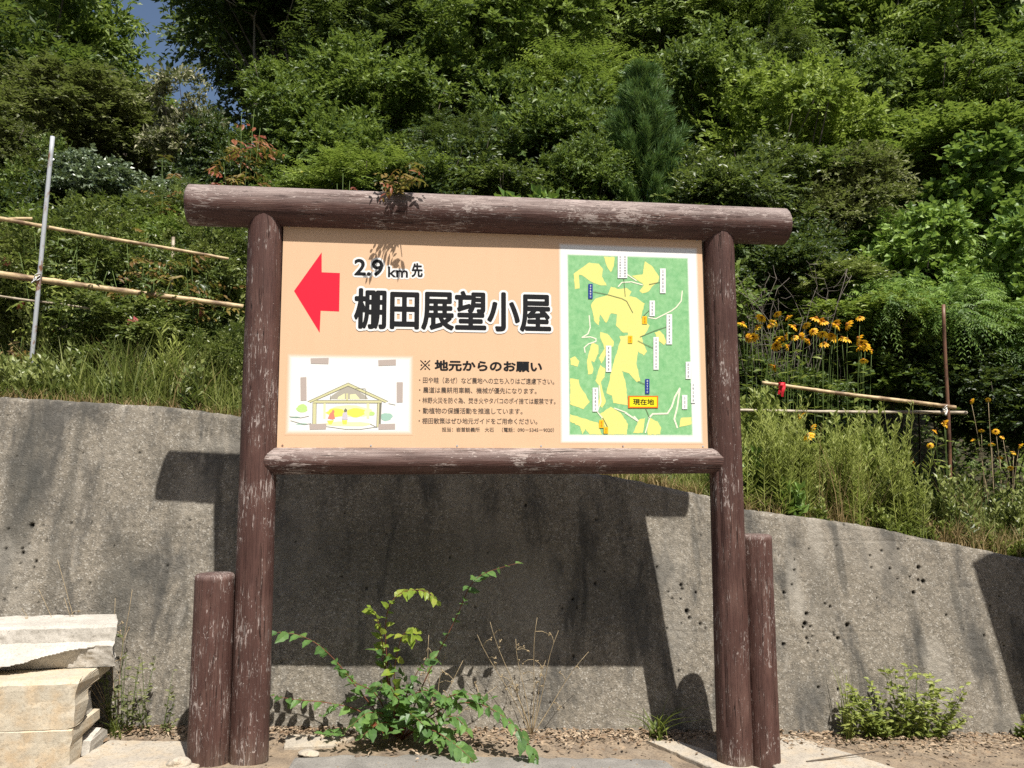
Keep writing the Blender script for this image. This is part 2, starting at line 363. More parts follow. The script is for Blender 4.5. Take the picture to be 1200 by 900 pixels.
for a in [(30, 560, .12, .5, .95), (140, 690, .16, .45, .9), (90, 520, .04, .35, .8), (250, 640, .03, .4, .7), (985, 660, .03, .3, .8), (1120, 700, .03, .25, .7), (815, 640, .025, .3, .7), (205, 600, .05, .30, .5), (70, 640, .05, .5, .6), (1075, 740, .05, .30, .55), (960, 690, .10, .28, .4), (480, 650, .6, .3, .5), (700, 700, .3, .25, .5), (190, 560, .1, .2, .5), (1010, 560, .3, .2, .4), (1060, 668, .035, .05, .8), (190, 692, .025, .03, .7)]: damp = np.maximum(damp, soft_blob(*a))
pale = np.zeros_like(WX)
for a in [(930, 680, .06, .35, .7), (1100, 790, .10, .22, .7), (225, 580, .14, .18, .55), (20, 700, .1, .3, .35), (250, 520, .25, .05, .4), (955, 620, .05, .25, .5), (790, 680, .14, .5, .35), (0, 660, .08, .15, .5)]: pale = np.maximum(pale, soft_blob(*a))
WY_ = wall_y(WX, WZ) + Wd
# top face and back
Xs = [WX]; Ysg = [WY_]; Zs = [WZ]; extra = np.array([.05, .12, .2, WALL_T])
for e in extra:
    Xs.append(wx[None]); Ysg.append((WY_[-1] + e)[None]); Zs.append((WZ[-1] + .004 * vnoise(np.stack([wx * 20, 0 * wx + e * 40, 0 * wx], -1)))[None])
Xs.append(wx[None]); Ysg.append((WY_[-1] + WALL_T)[None]); Zs.append((bot)[None])
WXf, WYf, WZf = map(np.concatenate, (Xs, Ysg, Zs)); padr = np.zeros((5, len(wx)))
pf = lambda A: np.concatenate([A, padr]).ravel()
wall_o = link('retaining_wall', grid_mesh('retaining_wall', WXf, WYf, WZf, M['wall'], True, {'damp': pf(damp), 'pale': pf(pale), 'pit': pf(WP)}))
tag(wall_o, 'weathered grey concrete retaining wall, pitted and stained, sloping down beside the sign', 'wall')

# hillside behind and above the wall
hx = np.concatenate([np.linspace(-60, -9, 14), np.linspace(-8, 12, 90), np.linspace(13, 60, 14)]); hd = np.concatenate([[0, .05, .15], np.linspace(.3, 5, 26), np.linspace(5.5, 26, 42), np.linspace(28, 70, 10)])
HX = np.tile(hx, (len(hd), 1)); HB = wall_y(HX, wall_top(np.clip(HX, -9, 12))) + WALL_T - .02; HY = HB + hd[:, None]; HZ = terrain_z(HX, HY)
HZ = HZ + np.where(hd[:, None] > .3, .05 * fbm(np.stack([HX * 1.5, HY * 1.5, 0 * HX], -1), 3), 0); HZ[0] -= .25
tag(link('hillside', grid_mesh('hillside', HX, HY, HZ, M['hill_soil'])), kind='structure')

# ------------------------------------------------------------------ the sign
def log_mesh(name, L, r0, r1, mat, seed, cracks=(), seg=56, dirt=0.0, bevel=.012):
    """log along +Z from 0 to L"""
    nz = max(24, int(L / .03)); zz = np.concatenate([[0, 0], np.linspace(0, L, nz), [L, L]]); rad = np.interp(zz, [0, L], [r0, r1])
    shrink = np.zeros(len(zz)); shrink[0] = -99; shrink[-1] = -99; shrink[1] = -bevel; shrink[-2] = -bevel; zz[2] = bevel * .8; zz[-3] = L - bevel * .8
    a = np.arange(seg) * 2 * math.pi / seg; A, Z = np.meshgrid(a, zz)
    P = np.stack([np.cos(A) * 2 + seed * 7.7, np.sin(A) * 2 + 3, Z * .8], -1)
    R = rad[:, None] * (1 + .025 * fbm(P * .7, 2)) + .0013 * fbm(np.stack([np.cos(A) * 9 + seed, np.sin(A) * 9, Z * 1.5], -1), 2)
    for (ang, z0, z1, w, dep) in cracks:
        da = np.angle(np.exp(1j * (A - ang - .05 * np.sin(Z * 6 + seed)))); R -= dep * np.exp(-(da / w) ** 2) * ((Z > z0) & (Z < z1))
    R = R + shrink[:, None]; R = np.where(shrink[:, None] < -50, 0.0005, R)
    X, Y = R * np.cos(A), R * np.sin(A); n, k = A.shape
    idx = np.arange(n * k).reshape(n, k); nxt = np.roll(idx, -1, 1)
    F = np.stack([idx[:-1], nxt[:-1], nxt[1:], idx[1:]], -1).reshape(-1, 4)
    dv = np.clip(1 - Z / .17, 0, 1) * dirt
    m = mesh_from(name, np.stack([X, Y, Z], -1).reshape(-1, 3), F, mat, True, {'dirt': dv.ravel()})
    return m
gL, gR = float(ground_z(POST_L)), float(ground_z(POST_R))
sign = empty('information_sign', ((POST_L + POST_R) / 2, SIGN_Y, (gL + gR) / 2))
tag(sign, 'large guide sign with peach printed board framed by brown painted logs', 'sign')
so = np.array(sign.location)
FRONT = -math.pi / 2
link('post', log_mesh('post', BEAM_Z - gL + .02, .1, .094, mat_log('brown_log_paint_a', 1.3), 1.0, [(FRONT - .5, 0, 1.2, .03, .006), (FRONT + .9, .3, 2.4, .03, .005)], dirt=.5), sign, np.array([POST_L, SIGN_Y, gL - .02]) - so)
link('post', log_mesh('post', BEAM_Z - gR + .07, .1, .09, mat_log('brown_log_paint_b', 2.1), 2.0, [(FRONT - .75, .3, 2.8, .035, .010), (FRONT + .35, .0, .8, .02, .005)], dirt=1.0), sign, np.array([POST_R, SIGN_Y, gR - .07]) - so)
xbL, xbR = -1.2612, 2.2637
def horiz(name, x0, x1, z, r0, r1, mat, seed, cracks, y=SIGN_Y):
    o = link(name, log_mesh(name, x1 - x0, r0, r1, mat, seed, cracks), sign, np.array([x0, y, z]) - so, (0, math.pi / 2, 0)); return o
# local angle for a beam turned about Y: local x points down, local y into the wall
horiz('top_beam', xbL, xbR, BEAM_Z, .116, .112, mat_log('brown_log_paint_c', 3.7, .92, -.1, .55), 3.0, [(-.55, 0, 1.1, .035, .010), (-2.05, .2, 3.2, .02, .006), (-2.45, .9, 3.5, .022, .008), (-1.75, 2.2, 3.5, .02, .004)])
horiz('bottom_rail', POST_L + .03, POST_R - .03, RAIL_Z, .0735, .0735, mat_log('brown_log_paint_d', 4.9, .8, .0, .6), 4.0, [(-2.2, .5, 2.0, .02, .004)], SIGN_Y - .012)
pS = at_y(248.5, 672, SIGN_Y - .01); zS = pS[2]
link('support_post', log_mesh('support_post', zS - gL + .03, .106, .102, mat_log('brown_log_paint_e', 6.1, .3), 5.0, [(FRONT + .05, .0, .88, .03, .014), (FRONT - .6, .4, .8, .025, .006)], dirt=.4), sign, np.array([POST_L - .203, SIGN_Y - .012, gL - .03]) - so)
pS2 = at_y(897, 626, SIGN_Y + .03); zS2 = pS2[2]
link('support_post', log_mesh('support_post', zS2 - gR + .09, .098, .094, mat_log('brown_log_paint_f', 7.7, .3), 6.0, [(FRONT + .52, .0, 2, .03, .016), (FRONT - .35, .7, .95, .06, .012)], dirt=.3), sign, np.array([POST_R + .178, SIGN_Y + .03, gR - .09]) - so)

# board
BY = SIGN_Y - .02
BX0, BX1, BZ0, BZ1 = -.735, 1.722, RAIL_Z + .055, BEAM_Z - .06
bc = NB('peach_print'); _v = bc.coords(); _n = bc.math('ADD', bc.math('MULTIPLY', bc.noise(_v, 2.2, 3), .5), bc.math('MULTIPLY', bc.noise(bc.coords((1, 1, .08)), 26, 4), .5))
bc.bsdf(bc.mix(_n, (.69, .455, .285), (.76, .52, .338)), .38, None, .4); M['peach'] = bc.m
PEACH = (.725, .488, .312)
board = link('board', Geo().box((BX0, BY, BZ0), (BX1, BY + .022, BZ1)).mesh('board', M['peach']), sign)
board.matrix_parent_inverse = Matrix.Translation(-Vector(so)); board.location = (0, 0, 0)
for _x0, _x1 in ((BX0 - .06, BX0 + .05), (BX1 - .05, BX1 + .06)):  # strips added behind the board edges to stop light leaking into its shadow
    _b = link('light_gap_strip', Geo().box((_x0, BY + .0225, BZ0 + .01), (_x1, BY + .05, BZ1 - .01)).mesh('light_gap_strip', M['bark']), sign); _b.matrix_parent_inverse = Matrix.Translation(-Vector(so)); _b.location = (0, 0, 0)
def sub(name, mesh):
    o = link(name, mesh, board); return o
for _x in np.linspace(BX0 + .03, BX1 - .03, 6):
    for _z in (BZ0 + .03, BZ1 - .05):
        _t = np.arange(8) * math.pi / 4; _V = [(_x + .0055 * math.cos(q), BY - l, _z + .0055 * math.sin(q)) for l in (.0, .0022) for q in _t]
        sub('screw', mesh_from('screw', _V, [(i, (i + 1) % 8, 8 + (i + 1) % 8, 8 + i) for i in range(8)] + [tuple(range(8, 16))], M['steel']))
def ink(name, c, rough=.55): return mat_plain(name, c, rough, .2)
M['black'] = ink('black_ink', (.012, .012, .014)); M['white'] = ink('white_ink', (.82, .82, .80)); M['red'] = ink('red_ink', (.84, .018, .045)); M['grey_ink'] = ink('dark_grey_ink', (.10, .075, .06))
def b_pt(px, py, lift): p = at_y(px, py, BY); return (p[0], BY - lift, p[2])
def flat_poly(pts, lift): return [b_pt(a, c, lift) for a, c in pts]
from mathutils.geometry import tessellate_polygon
class Print:
    def __init__(s): s.g = Geo()
    def poly(s, pts, lift, mi=0):
        V = flat_poly(pts, lift); T = tessellate_polygon([[Vector((v[0], v[2], 0)) for v in V]])
        F = []
        for t in T:
            a, c, d = [np.array(V[i]) for i in t]
            F.append(tuple(t) if np.cross(c - a, d - a)[1] < 0 else tuple(t)[::-1])
        s.g.add(V, F, mi); return s
    def line(s, pts, w, lift, mi=0):
        P = np.array(flat_poly(pts, lift))
        for i in range(len(P) - 1):
            d = P[i + 1] - P[i]; L = np.linalg.norm(d); d = d / max(L, 1e-6); n_ = np.array([-d[2], 0, d[0]]) * w / 2; e = d * w * .25
            V = [P[i] - n_ - e, P[i + 1] - n_ + e, P[i + 1] + n_ + e, P[i] + n_ - e]
            dl = np.array([0, -.00002 * (i % 3), 0]); s.g.add([v + dl for v in V], [(0, 1, 2, 3)], mi)
        return s
    def mesh(s, name, mats): return s.g.mesh(name, mats)
_tcache = {}
def text_arr(body, weight='r'):
    if body in _tcache: return _tcache[body]
    c = bpy.data.curves.new('lettering', 'FONT'); c.body = body; c.resolution_u = 4; o = bpy.data.objects.new('lettering', c); col.objects.link(o)
    bpy.context.view_layer.update()
    m = bpy.data.meshes.new_from_object(o.evaluated_get(bpy.context.evaluated_depsgraph_get()))
    V = np.array([v.co[:2] for v in m.vertices]); F = [tuple(p.vertices) for p in m.polygons]
    bpy.data.objects.remove(o); bpy.data.curves.remove(c); bpy.data.meshes.remove(m)
    _tcache[body] = (V, F); return V, F
def lettering(name, body, box, mats, lift, bold=0.0, outline=0.0):
    """box = left px, left y-centre, right px, right y-centre, height in px at the left; fits the text's bounds to that box on the board"""
    V, F = text_arr(body); lo, hi = V.min(0), V.max(0)
    xl, yl, xr, yr, h = box
    A = at_y(xl, yl, BY); B = at_y(xr, yr, BY); T = at_y(xl, yl - h / 2, BY); Bm = at_y(xl, yl + h / 2, BY); H = T[2] - Bm[2]; W = B[0] - A[0]
    zc = (A[2] + B[2]) / 2
    H -= 2 * bold; W -= 2 * bold
    X = A[0] + bold + (V[:, 0] - lo[0]) / (hi[0] - lo[0]) * W; Z = zc + ((V[:, 1] - lo[1]) / (hi[1] - lo[1]) - .5) * H
    g = Geo(); k = 0
    def put(dx, dz, l, mi):
        VV = np.stack([X + dx, np.full(len(X), BY - l), Z + dz], -1)
        FF = F if np.cross(VV[F[0][1]] - VV[F[0][0]], VV[F[0][2]] - VV[F[0][0]])[1] < 0 else [f[::-1] for f in F]
        g.add(VV, FF, mi)
    if outline:
        for ring, n_ in ((1.0, 16), (.55, 8)):
            for j in range(n_):
                a = 2 * math.pi * j / n_; put((outline * ring + bold) * math.cos(a), (outline * ring + bold) * math.sin(a), lift + .00002 * k, 1); k += 1
    l2 = lift + (.0009 if outline else 0)
    put(0, 0, l2 + .0003, 0)
    if bold:
        for j in range(8):
            a = 2 * math.pi * j / 8; put(bold * math.cos(a), bold * math.sin(a), l2 + .00002 * j, 0)
    return sub(name, g.mesh(name, mats))

z1 = lambda a, c: (320 + a / 3.3333, 260 + c / 3.3333)
sub('arrow', Print().poly([z1(*p) for p in [(82, 270), (190, 119), (190, 197), (261, 200), (258, 350), (186, 347), (182, 433)]], .0006).mesh('arrow', M['red']))
bw_ = [M['black'], M['white']]
def box1(x0, y0, x1, y1, h): a = z1(x0, y0); c = z1(x1, y1); return (a[0], a[1], c[0], c[1], h / 3.3333)
lettering('distance_lettering', '2.9', box1(317, 177, 431, 180, 66), bw_, .0006, .0035, .011)
lettering('distance_unit_lettering', 'km', box1(449, 194, 527, 199, 42), bw_, .0006, .0018, .010)
lettering('distance_suffix_lettering', '先', box1(541, 188, 585, 190, 56), bw_, .0006, .003, .010)
lettering('title_lettering', '棚田展望小屋', box1(316, 336, 1086, 357, 160), bw_, .0022, .0065, .0125)
z7 = lambda a, c: (480 + a / 6.6667, 400 + c / 6.6667)
def box7(x0, y0, x1, y1, h): a = z7(x0, y0); c = z7(x1, y1); return (a[0], a[1], c[0], c[1], h / 6.6667)
dk = [M['grey_ink']]
_mk = Print()
for _k, (_a, _c) in enumerate([((86, 150), (158, 222)), ((158, 150), (86, 222))]): _mk.line([z7(*_a), z7(*_c)], .006, .0006 + .0002 * _k)
for _a, _c in [(122, 157), (122, 216), (93, 186), (151, 186)]: _mk.poly([z7(_a + 7 * math.cos(q), _c + 7 * math.sin(q)) for q in np.arange(8) * math.pi / 4], .0006)
sub('reference_mark', _mk.mesh('reference_mark', M['black']))
lettering('notice_heading_lettering', '地元からのお願い', box7(195, 190, 1035, 197, 88), [M['black']], .0006, .003)
for txt, bx_ in [('・田や畦（あぜ）など農地への立ち入りはご遠慮下さい。', (74, 300, 1130, 318, 50)), ('・農道は農耕用車輌、機械が優先になります。', (74, 378, 992, 391, 48)),
                 ('・林野火災を防ぐ為、焚き火やタバコのポイ捨ては厳禁です。', (74, 457, 1140, 473, 48)), ('・動植物の保護活動を推進しています。', (72, 538, 882, 551, 48)),
                 ('・棚田散策はぜひ地元ガイドをご用命ください。', (70, 617, 998, 630, 48)), ('担当：岩首談義所　大石　（電話：090－5345－9020）', (252, 688, 1128, 694, 38))]:
    lettering('notice_line_lettering', txt, box7(*bx_), dk, .0006, .0004)

def soft_picture(name, corners, inner, rim, lift):
    """printed picture whose white paper fades into the peach at its rim"""
    P = [b_pt(a, c, lift) for a, c in corners]; x0, x1 = min(p[0] for p in P), max(p[0] for p in P); z0, z1_ = min(p[2] for p in P), max(p[2] for p in P)
    b = NB(name + '_print'); tc = b.n('ShaderNodeTexCoord'); s_ = b.n('ShaderNodeSeparateXYZ', {0: tc.outputs['Object']})
    dx = b.math('MINIMUM', b.math('SUBTRACT', s_.outputs[0], x0), b.math('SUBTRACT', x1, s_.outputs[0])); dz = b.math('MINIMUM', b.math('SUBTRACT', s_.outputs[2], z0), b.math('SUBTRACT', z1_, s_.outputs[2]))
    f = b.n('ShaderNodeMapRange', {0: b.math('MINIMUM', dx, dz), 1: 0.0, 2: rim, 3: 0.0, 4: 1.0}, interpolation_type='SMOOTHSTEP').outputs[0]
    b.bsdf(b.mix(f, PEACH, inner(b) if callable(inner) else inner), .4, None, .4)
    V = [(x0, BY - lift, z0), (x1, BY - lift, z0), (x1, BY - lift, z1_), (x0, BY - lift, z1_)]
    return sub(name, mesh_from(name, V, [(0, 1, 2, 3)], b.m)), (x0, x1, z0, z1_)
z8 = lambda a, c: (330 + a / 7.5, 405 + c / 7.5)
soft_picture('hut_picture', [z8(45, 65), z8(1165, 85), z8(30, 785), z8(1150, 790)], (.83, .83, .80), .035, .0005)
# hut drawing: pencil and watercolour
cm = [ink('pencil_grey', (.20, .19, .15)), ink('wash_yellow', (.80, .72, .12)), ink('wash_beam', (.62, .60, .34)), ink('wash_roof', (.42, .39, .33)), ink('wash_red', (.70, .25, .18)), ink('wash_green', (.50, .70, .25)), ink('wash_teal', (.35, .55, .45)), ink('wash_pale_yellow', (.80, .78, .45)), ink('wash_lilac', (.60, .55, .60)), ink('tape_grey', (.46, .39, .35))]
hp = Print()
def blob(cx, cy, rx_, ry_, f, n=14, seed=0):
    r_ = random.Random(seed + int(cx)); return [f(cx + rx_ * math.cos(2 * math.pi * k / n) * r_.uniform(.75, 1.1), cy + ry_ * math.sin(2 * math.pi * k / n) * r_.uniform(.75, 1.1)) for k in range(n)]
for q in [(300, 510), ]: pass
P8 = lambda L: [z8(*p) for p in L]
L0 = .0009
hp.poly(blob(620, 580, 210, 55, z8), L0, 7); hp.poly(blob(480, 590, 90, 40, z8), L0 + .00005, 1); hp.poly(blob(650, 585, 85, 45, z8), L0 + .0001, 1)
hp.poly(blob(180, 555, 55, 42, z8), L0, 5); hp.poly(blob(920, 625, 60, 38, z8), L0, 6); hp.poly(blob(560, 690, 230, 22, z8), L0 + .00003, 7); hp.poly(blob(120, 630, 45, 8, z8), L0 + .0001, 6); hp.poly(blob(180, 690, 60, 8, z8), L0, 6); hp.poly(blob(790, 600, 30, 20, z8), L0 + .00022, 5)
hp.poly(P8([(440, 440), (585, 345), (740, 440), (760, 470), (420, 470)]), L0 + .0001, 3); hp.poly(P8([(500, 450), (555, 420), (555, 472), (490, 472)]), L0 + .0002, 7); hp.poly(P8([(600, 430), (650, 425), (690, 472), (600, 472)]), L0 + .0002, 7)
hp.poly(P8([(230, 490), (585, 330), (585, 352), (250, 500)]), L0 + .0003, 2); hp.poly(P8([(585, 330), (935, 488), (910, 500), (585, 352)]), L0 + .0003, 2)
hp.poly(P8([(280, 482), (880, 482), (880, 505), (280, 505)]), L0 + .00035, 2); hp.poly(P8([(275, 500), (308, 500), (304, 690), (272, 690)]), L0 + .0004, 2); hp.poly(P8([(842, 500), (878, 500), (868, 715), (835, 715)]), L0 + .0004, 2)
hp.poly(P8([(368, 505), (388, 505), (386, 640), (368, 640)]), L0 + .0003, 7); hp.poly(P8([(748, 505), (772, 505), (770, 640), (748, 640)]), L0 + .0003, 7); hp.poly(P8([(565, 420), (585, 420), (585, 482), (565, 482)]), L0 + .0004, 2)
hp.poly(P8([(860, 505), (878, 505), (868, 715), (852, 715)]), L0 + .00045, 0)
for ln in [[(230, 492), (585, 328), (935, 490)], [(250, 502), (585, 356), (912, 502)], [(280, 505), (880, 505)], [(310, 482), (850, 482)], [(275, 500), (272, 690)], [(306, 505), (303, 690)], [(842, 505), (835, 715)], [(878, 500), (868, 715)], [(310, 700), (560, 735), (700, 735), (840, 715)], [(70, 625), (170, 635), (240, 620)], [(80, 660), (200, 695), (260, 685)], [(780, 690), (840, 720)], [(430, 440), (430, 475)], [(740, 380), (740, 470)], [(650, 378), (735, 380)], [(940, 510), (1000, 522)]]: hp.line(P8(ln), .0028, L0 + .0005, 0)
hp.poly(P8([(405, 640), (430, 590), (455, 580), (470, 640), (450, 650)]), L0 + .0005, 4); hp.poly(P8([(440, 585), (450, 562), (466, 575), (462, 592)]), L0 + .0006, 4); hp.poly(P8([(528, 650), (540, 590), (575, 580), (582, 650)]), L0 + .0005, 8); hp.poly(P8([(548, 570), (560, 550), (578, 565), (572, 584), (552, 584)]), L0 + .0006, 0); hp.poly(P8([(400, 660), (460, 655), (440, 692), (415, 692)]), L0 + .0004, 1); hp.poly(P8([(530, 655), (578, 655), (572, 692), (538, 692)]), L0 + .0004, 1)
for tp in [[(255, 112), (415, 108), (412, 162), (258, 158)], [(850, 128), (1005, 122), (1005, 172), (852, 178)], [(166, 280), (218, 276), (220, 482), (168, 484)], [(1012, 322), (1066, 322), (1064, 498), (1012, 500)], [(245, 690), (395, 685), (390, 735), (248, 738)], [(850, 690), (998, 686), (998, 735), (852, 738)]]: hp.poly(P8(tp), L0 + .0008, 9)
sub('hut_drawing', hp.mesh('hut_drawing', cm))

# area map
soft_picture('map_paper', [(657, 287), (818, 289.5), (656, 519.5), (821.5, 520.5)], (.83, .83, .82), .022, .0005)
def _mapgreen(b):
    v = b.coords(); n = b.noise(v, 38, 4, .6); n2 = b.noise(v, 9, 4, .6)
    return b.mix(b.ramp(n, [(.3, 0.0), (.7, 1.0)]), b.mix(n2, (.16, .43, .19), (.23, .50, .21)), (.31, .58, .29))
def soft2(name, corners, inner, rim, lift):
    global PEACH
    sv = PEACH; PEACH = (.83, .83, .82); r_ = soft_picture(name, corners, inner, rim, lift); PEACH = sv; return r_
soft2('map_forest', [(666.5, 298.5), (807, 301.5), (666, 510.5), (812.5, 511.5)], _mapgreen, .014, .0009)
zA = lambda a, c: (655 + a / 7.06, 285 + c / 7.06)
zB = lambda a, c: (655 + a / 6.924, 390 + c / 6.924)
mp = Print(); LM = .0013
ym = NB('map_yellow_ink'); _v = ym.coords(); _w = ym.noise(_v, 30, 4, .6); ym.bsdf(ym.mix(ym.ramp(_w, [(.35, 0.0), (.7, 1.0)]), (.80, .73, .23), (.71, .72, .24)), .4, None, .4)
def rough(pts, seed=1):
    r_ = random.Random(seed); out = []
    for i in range(len(pts)):
        a, c = pts[i], pts[(i + 1) % len(pts)]; L = math.hypot(c[0] - a[0], c[1] - a[1]); k = max(1, int(L / 2.5))
        for j in range(k):
            t = j / k; w = .45 if j else 0; out.append((a[0] + (c[0] - a[0]) * t + r_.uniform(-w, w), a[1] + (c[1] - a[1]) * t + r_.uniform(-w, w)))
    return out
A_ = lambda L: [zA(*p) for p in L]; B_ = lambda L: [zB(*p) for p in L]
fields = [A_([(120, 255), (165, 220), (250, 160), (330, 170), (365, 215), (355, 275), (395, 350), (330, 345), (250, 310), (190, 265), (165, 262), (170, 375), (130, 380)]),
    A_([(370, 112), (460, 115), (455, 190), (430, 240), (400, 200)]),
    A_([(710, 150), (770, 190), (830, 280), (820, 320), (780, 350), (740, 400), (690, 415), (665, 395), (700, 350), (690, 330), (640, 300), (600, 270), (690, 260)]),
    A_([(430, 360), (500, 380), (560, 370), (600, 400), (580, 440), (640, 450), (710, 500), (690, 560), (680, 620), (750, 680), (720, 740), (690, 770)]) + B_([(672, 25), (680, 80), (715, 150), (690, 185), (640, 150), (628, 250), (660, 390), (630, 400), (570, 330), (510, 310), (540, 400), (560, 590), (440, 570), (430, 510), (385, 490), (420, 330), (455, 200), (500, 60), (490, 30), (560, 20)]) + A_([(570, 740), (530, 740), (470, 680), (480, 590), (430, 580), (390, 660), (340, 590), (330, 680), (290, 640), (265, 510), (300, 460), (400, 430)]),
    A_([(340, 735), (400, 750)]) + B_([(445, 70), (440, 110), (410, 125), (345, 250), (322, 205), (370, 130), (335, 40)]),
    B_([(270, 75), (318, 100), (320, 170), (285, 240), (262, 225), (280, 300), (270, 332), (235, 338), (228, 220), (245, 150)]), B_([(90, 210), (130, 190), (165, 230), (150, 275), (95, 260)]), B_([(90, 370), (160, 380), (170, 430), (250, 560), (200, 620), (90, 580)]),
    B_([(335, 260), (375, 290), (370, 360), (340, 400), (380, 560), (350, 610), (320, 590), (330, 430), (295, 390)]), B_([(90, 660), (180, 690), (320, 730), (335, 790), (350, 826), (250, 826), (215, 780), (190, 826), (170, 760), (90, 720)]),
    B_([(330, 660), (420, 600), (500, 650), (560, 740), (550, 826), (400, 826), (370, 760)]), B_([(600, 812), (650, 705), (700, 690), (690, 760), (680, 812)]), B_([(735, 690), (800, 720), (830, 770), (822, 826), (720, 826), (715, 760)]), B_([(975, 765), (990, 690), (1075, 684), (1075, 742)]), A_([(790, 740), (830, 722), (870, 760)]) + B_([(868, 80), (852, 100), (800, 55)])]
for k, fpts in enumerate(fields): mp.poly(rough(fpts, k), LM + .00002 * k, 0)
sub('map_fields', mp.mesh('map_fields', [ym.m]))
mats_r = [ink('map_road_ink', (.80, .80, .62)), ink('map_leader_ink', (.13, .16, .09))]
for k, ln in enumerate([A_([(1020, 395), (1010, 480), (970, 530), (930, 560), (850, 600), (800, 625), (740, 615)]), A_([(250, 600), (258, 700), (240, 750), (190, 780), (260, 775), (305, 790)]) + B_([(300, 70), (240, 90), (205, 120), (212, 160)]), A_([(490, 360), (520, 325), (600, 320), (690, 345)]), A_([(565, 260), (640, 310)]), B_([(730, 690), (760, 658), (880, 655), (915, 600), (940, 520), (980, 450), (960, 600), (935, 700), (960, 770)]), B_([(450, 612), (540, 645), (600, 690)]), B_([(540, 650), (640, 715), (610, 680)]), B_([(325, 430), (340, 560), (310, 640), (350, 690)]), B_([(700, 812), (720, 740), (735, 690)])]):
    sub('map_road', Print().line(ln, .010 if k in (4, 6) else .007, .0019 + .0001 * k).mesh('map_road', mats_r[0]))
for k, ln in enumerate([A_([(285, 402), (400, 425), (520, 458), (560, 480), (610, 575)]), A_([(535, 290), (548, 440)]), A_([(745, 342), (838, 322)]), A_([(690, 610), (752, 550)]), A_([(670, 775), (790, 725), (890, 692)]), B_([(640, 65), (700, 95), (765, 125)]), B_([(640, 395), (700, 418)]), B_([(700, 608), (735, 690)]), B_([(355, 690), (385, 745), (395, 770)])]): sub('map_pointer_line', Print().line(ln, .003, .0030 + .0001 * k).mesh('map_pointer_line', mats_r[1]))
lab_m = [M['white'], ink('navy_ink', (.02, .045, .26)), ink('map_amber_ink', (.82, .50, .02)), ink('map_orange_ink', (.75, .16, .02)), ink('map_caption_ink', (.16, .16, .20)), ink('map_bright_yellow_ink', (.84, .72, .02))]
_r = random.Random(3)
def mbox(f, x0, y0, x1, y1, mi, marks=0, mc=4, lift=.0042, colsn=1):
    ml = Print(); ml.poly([f(x0, y0), f(x1, y0), f(x1, y1), f(x0, y1)], lift, mi)
    for q in range(colsn):     # tiny vertical caption, too small in the photograph to read: strokes of the same size
        xc = x0 + (x1 - x0) * (q + .5) / colsn; s_ = min((x1 - x0) / colsn * .2, 8)
        for j in range(marks):
            yc = y0 + (y1 - y0) * (j + .75) / (marks + .5); h_ = (y1 - y0) / marks * .27
            for t in range(3):
                yy = yc + h_ * (t - 1) * .8; w_ = s_ * _r.uniform(.4, 1.0)
                ml.poly([f(xc - w_, yy - h_ * .16), f(xc + w_, yy - h_ * .16), f(xc + w_, yy + h_ * .16), f(xc - w_, yy + h_ * .16)], lift + .0004 + .0001 * t, mc)
            if _r.random() < .6: ml.poly([f(xc - s_ * .15, yc - h_), f(xc + s_ * .15, yc - h_), f(xc + s_ * .15, yc + h_), f(xc - s_ * .15, yc + h_)], lift + .0008, mc)
    return sub('map_label', ml.mesh('map_label', lab_m))
mbox(zA, 485, 98, 565, 290, 0, 8, 4, .0042, 2); mbox(zA, 835, 210, 882, 415, 0, 6); mbox(zA, 748, 475, 792, 605, 0, 4); mbox(zA, 888, 588, 935, 838, 0, 9)
for bx_ in [(765, 35, 808, 300, 9), (380, 105, 424, 318, 7), (272, 445, 318, 640, 6), (1027, 235, 1068, 375, 4), (1070, 400, 1105, 570, 5), (998, 505, 1040, 620, 3)]: mbox(zB, *bx_[:4], 0, bx_[4])
mbox(zA, 242, 338, 278, 460, 1, 5, 0); mbox(zB, 698, 375, 733, 495, 1, 5, 0)
mbox(zA, 688, 605, 728, 668, 2, 2, 3); mbox(zB, 560, 25, 595, 85, 2, 2, 3); mbox(zB, 325, 708, 362, 772, 2, 2, 3); mbox(zB, 362, 765, 398, 818, 2, 2, 3, .0046)
mbox(zB, 560, 512, 803, 611, 3); mbox(zB, 572, 522, 793, 601, 5, 0, 4, .0046)
_a, _c = zB(600, 560), zB(770, 563); lettering('you_are_here_lettering', '現在地', (_a[0], _a[1], _c[0], _c[1], 7.2), [M['black']], .0052, .0007)

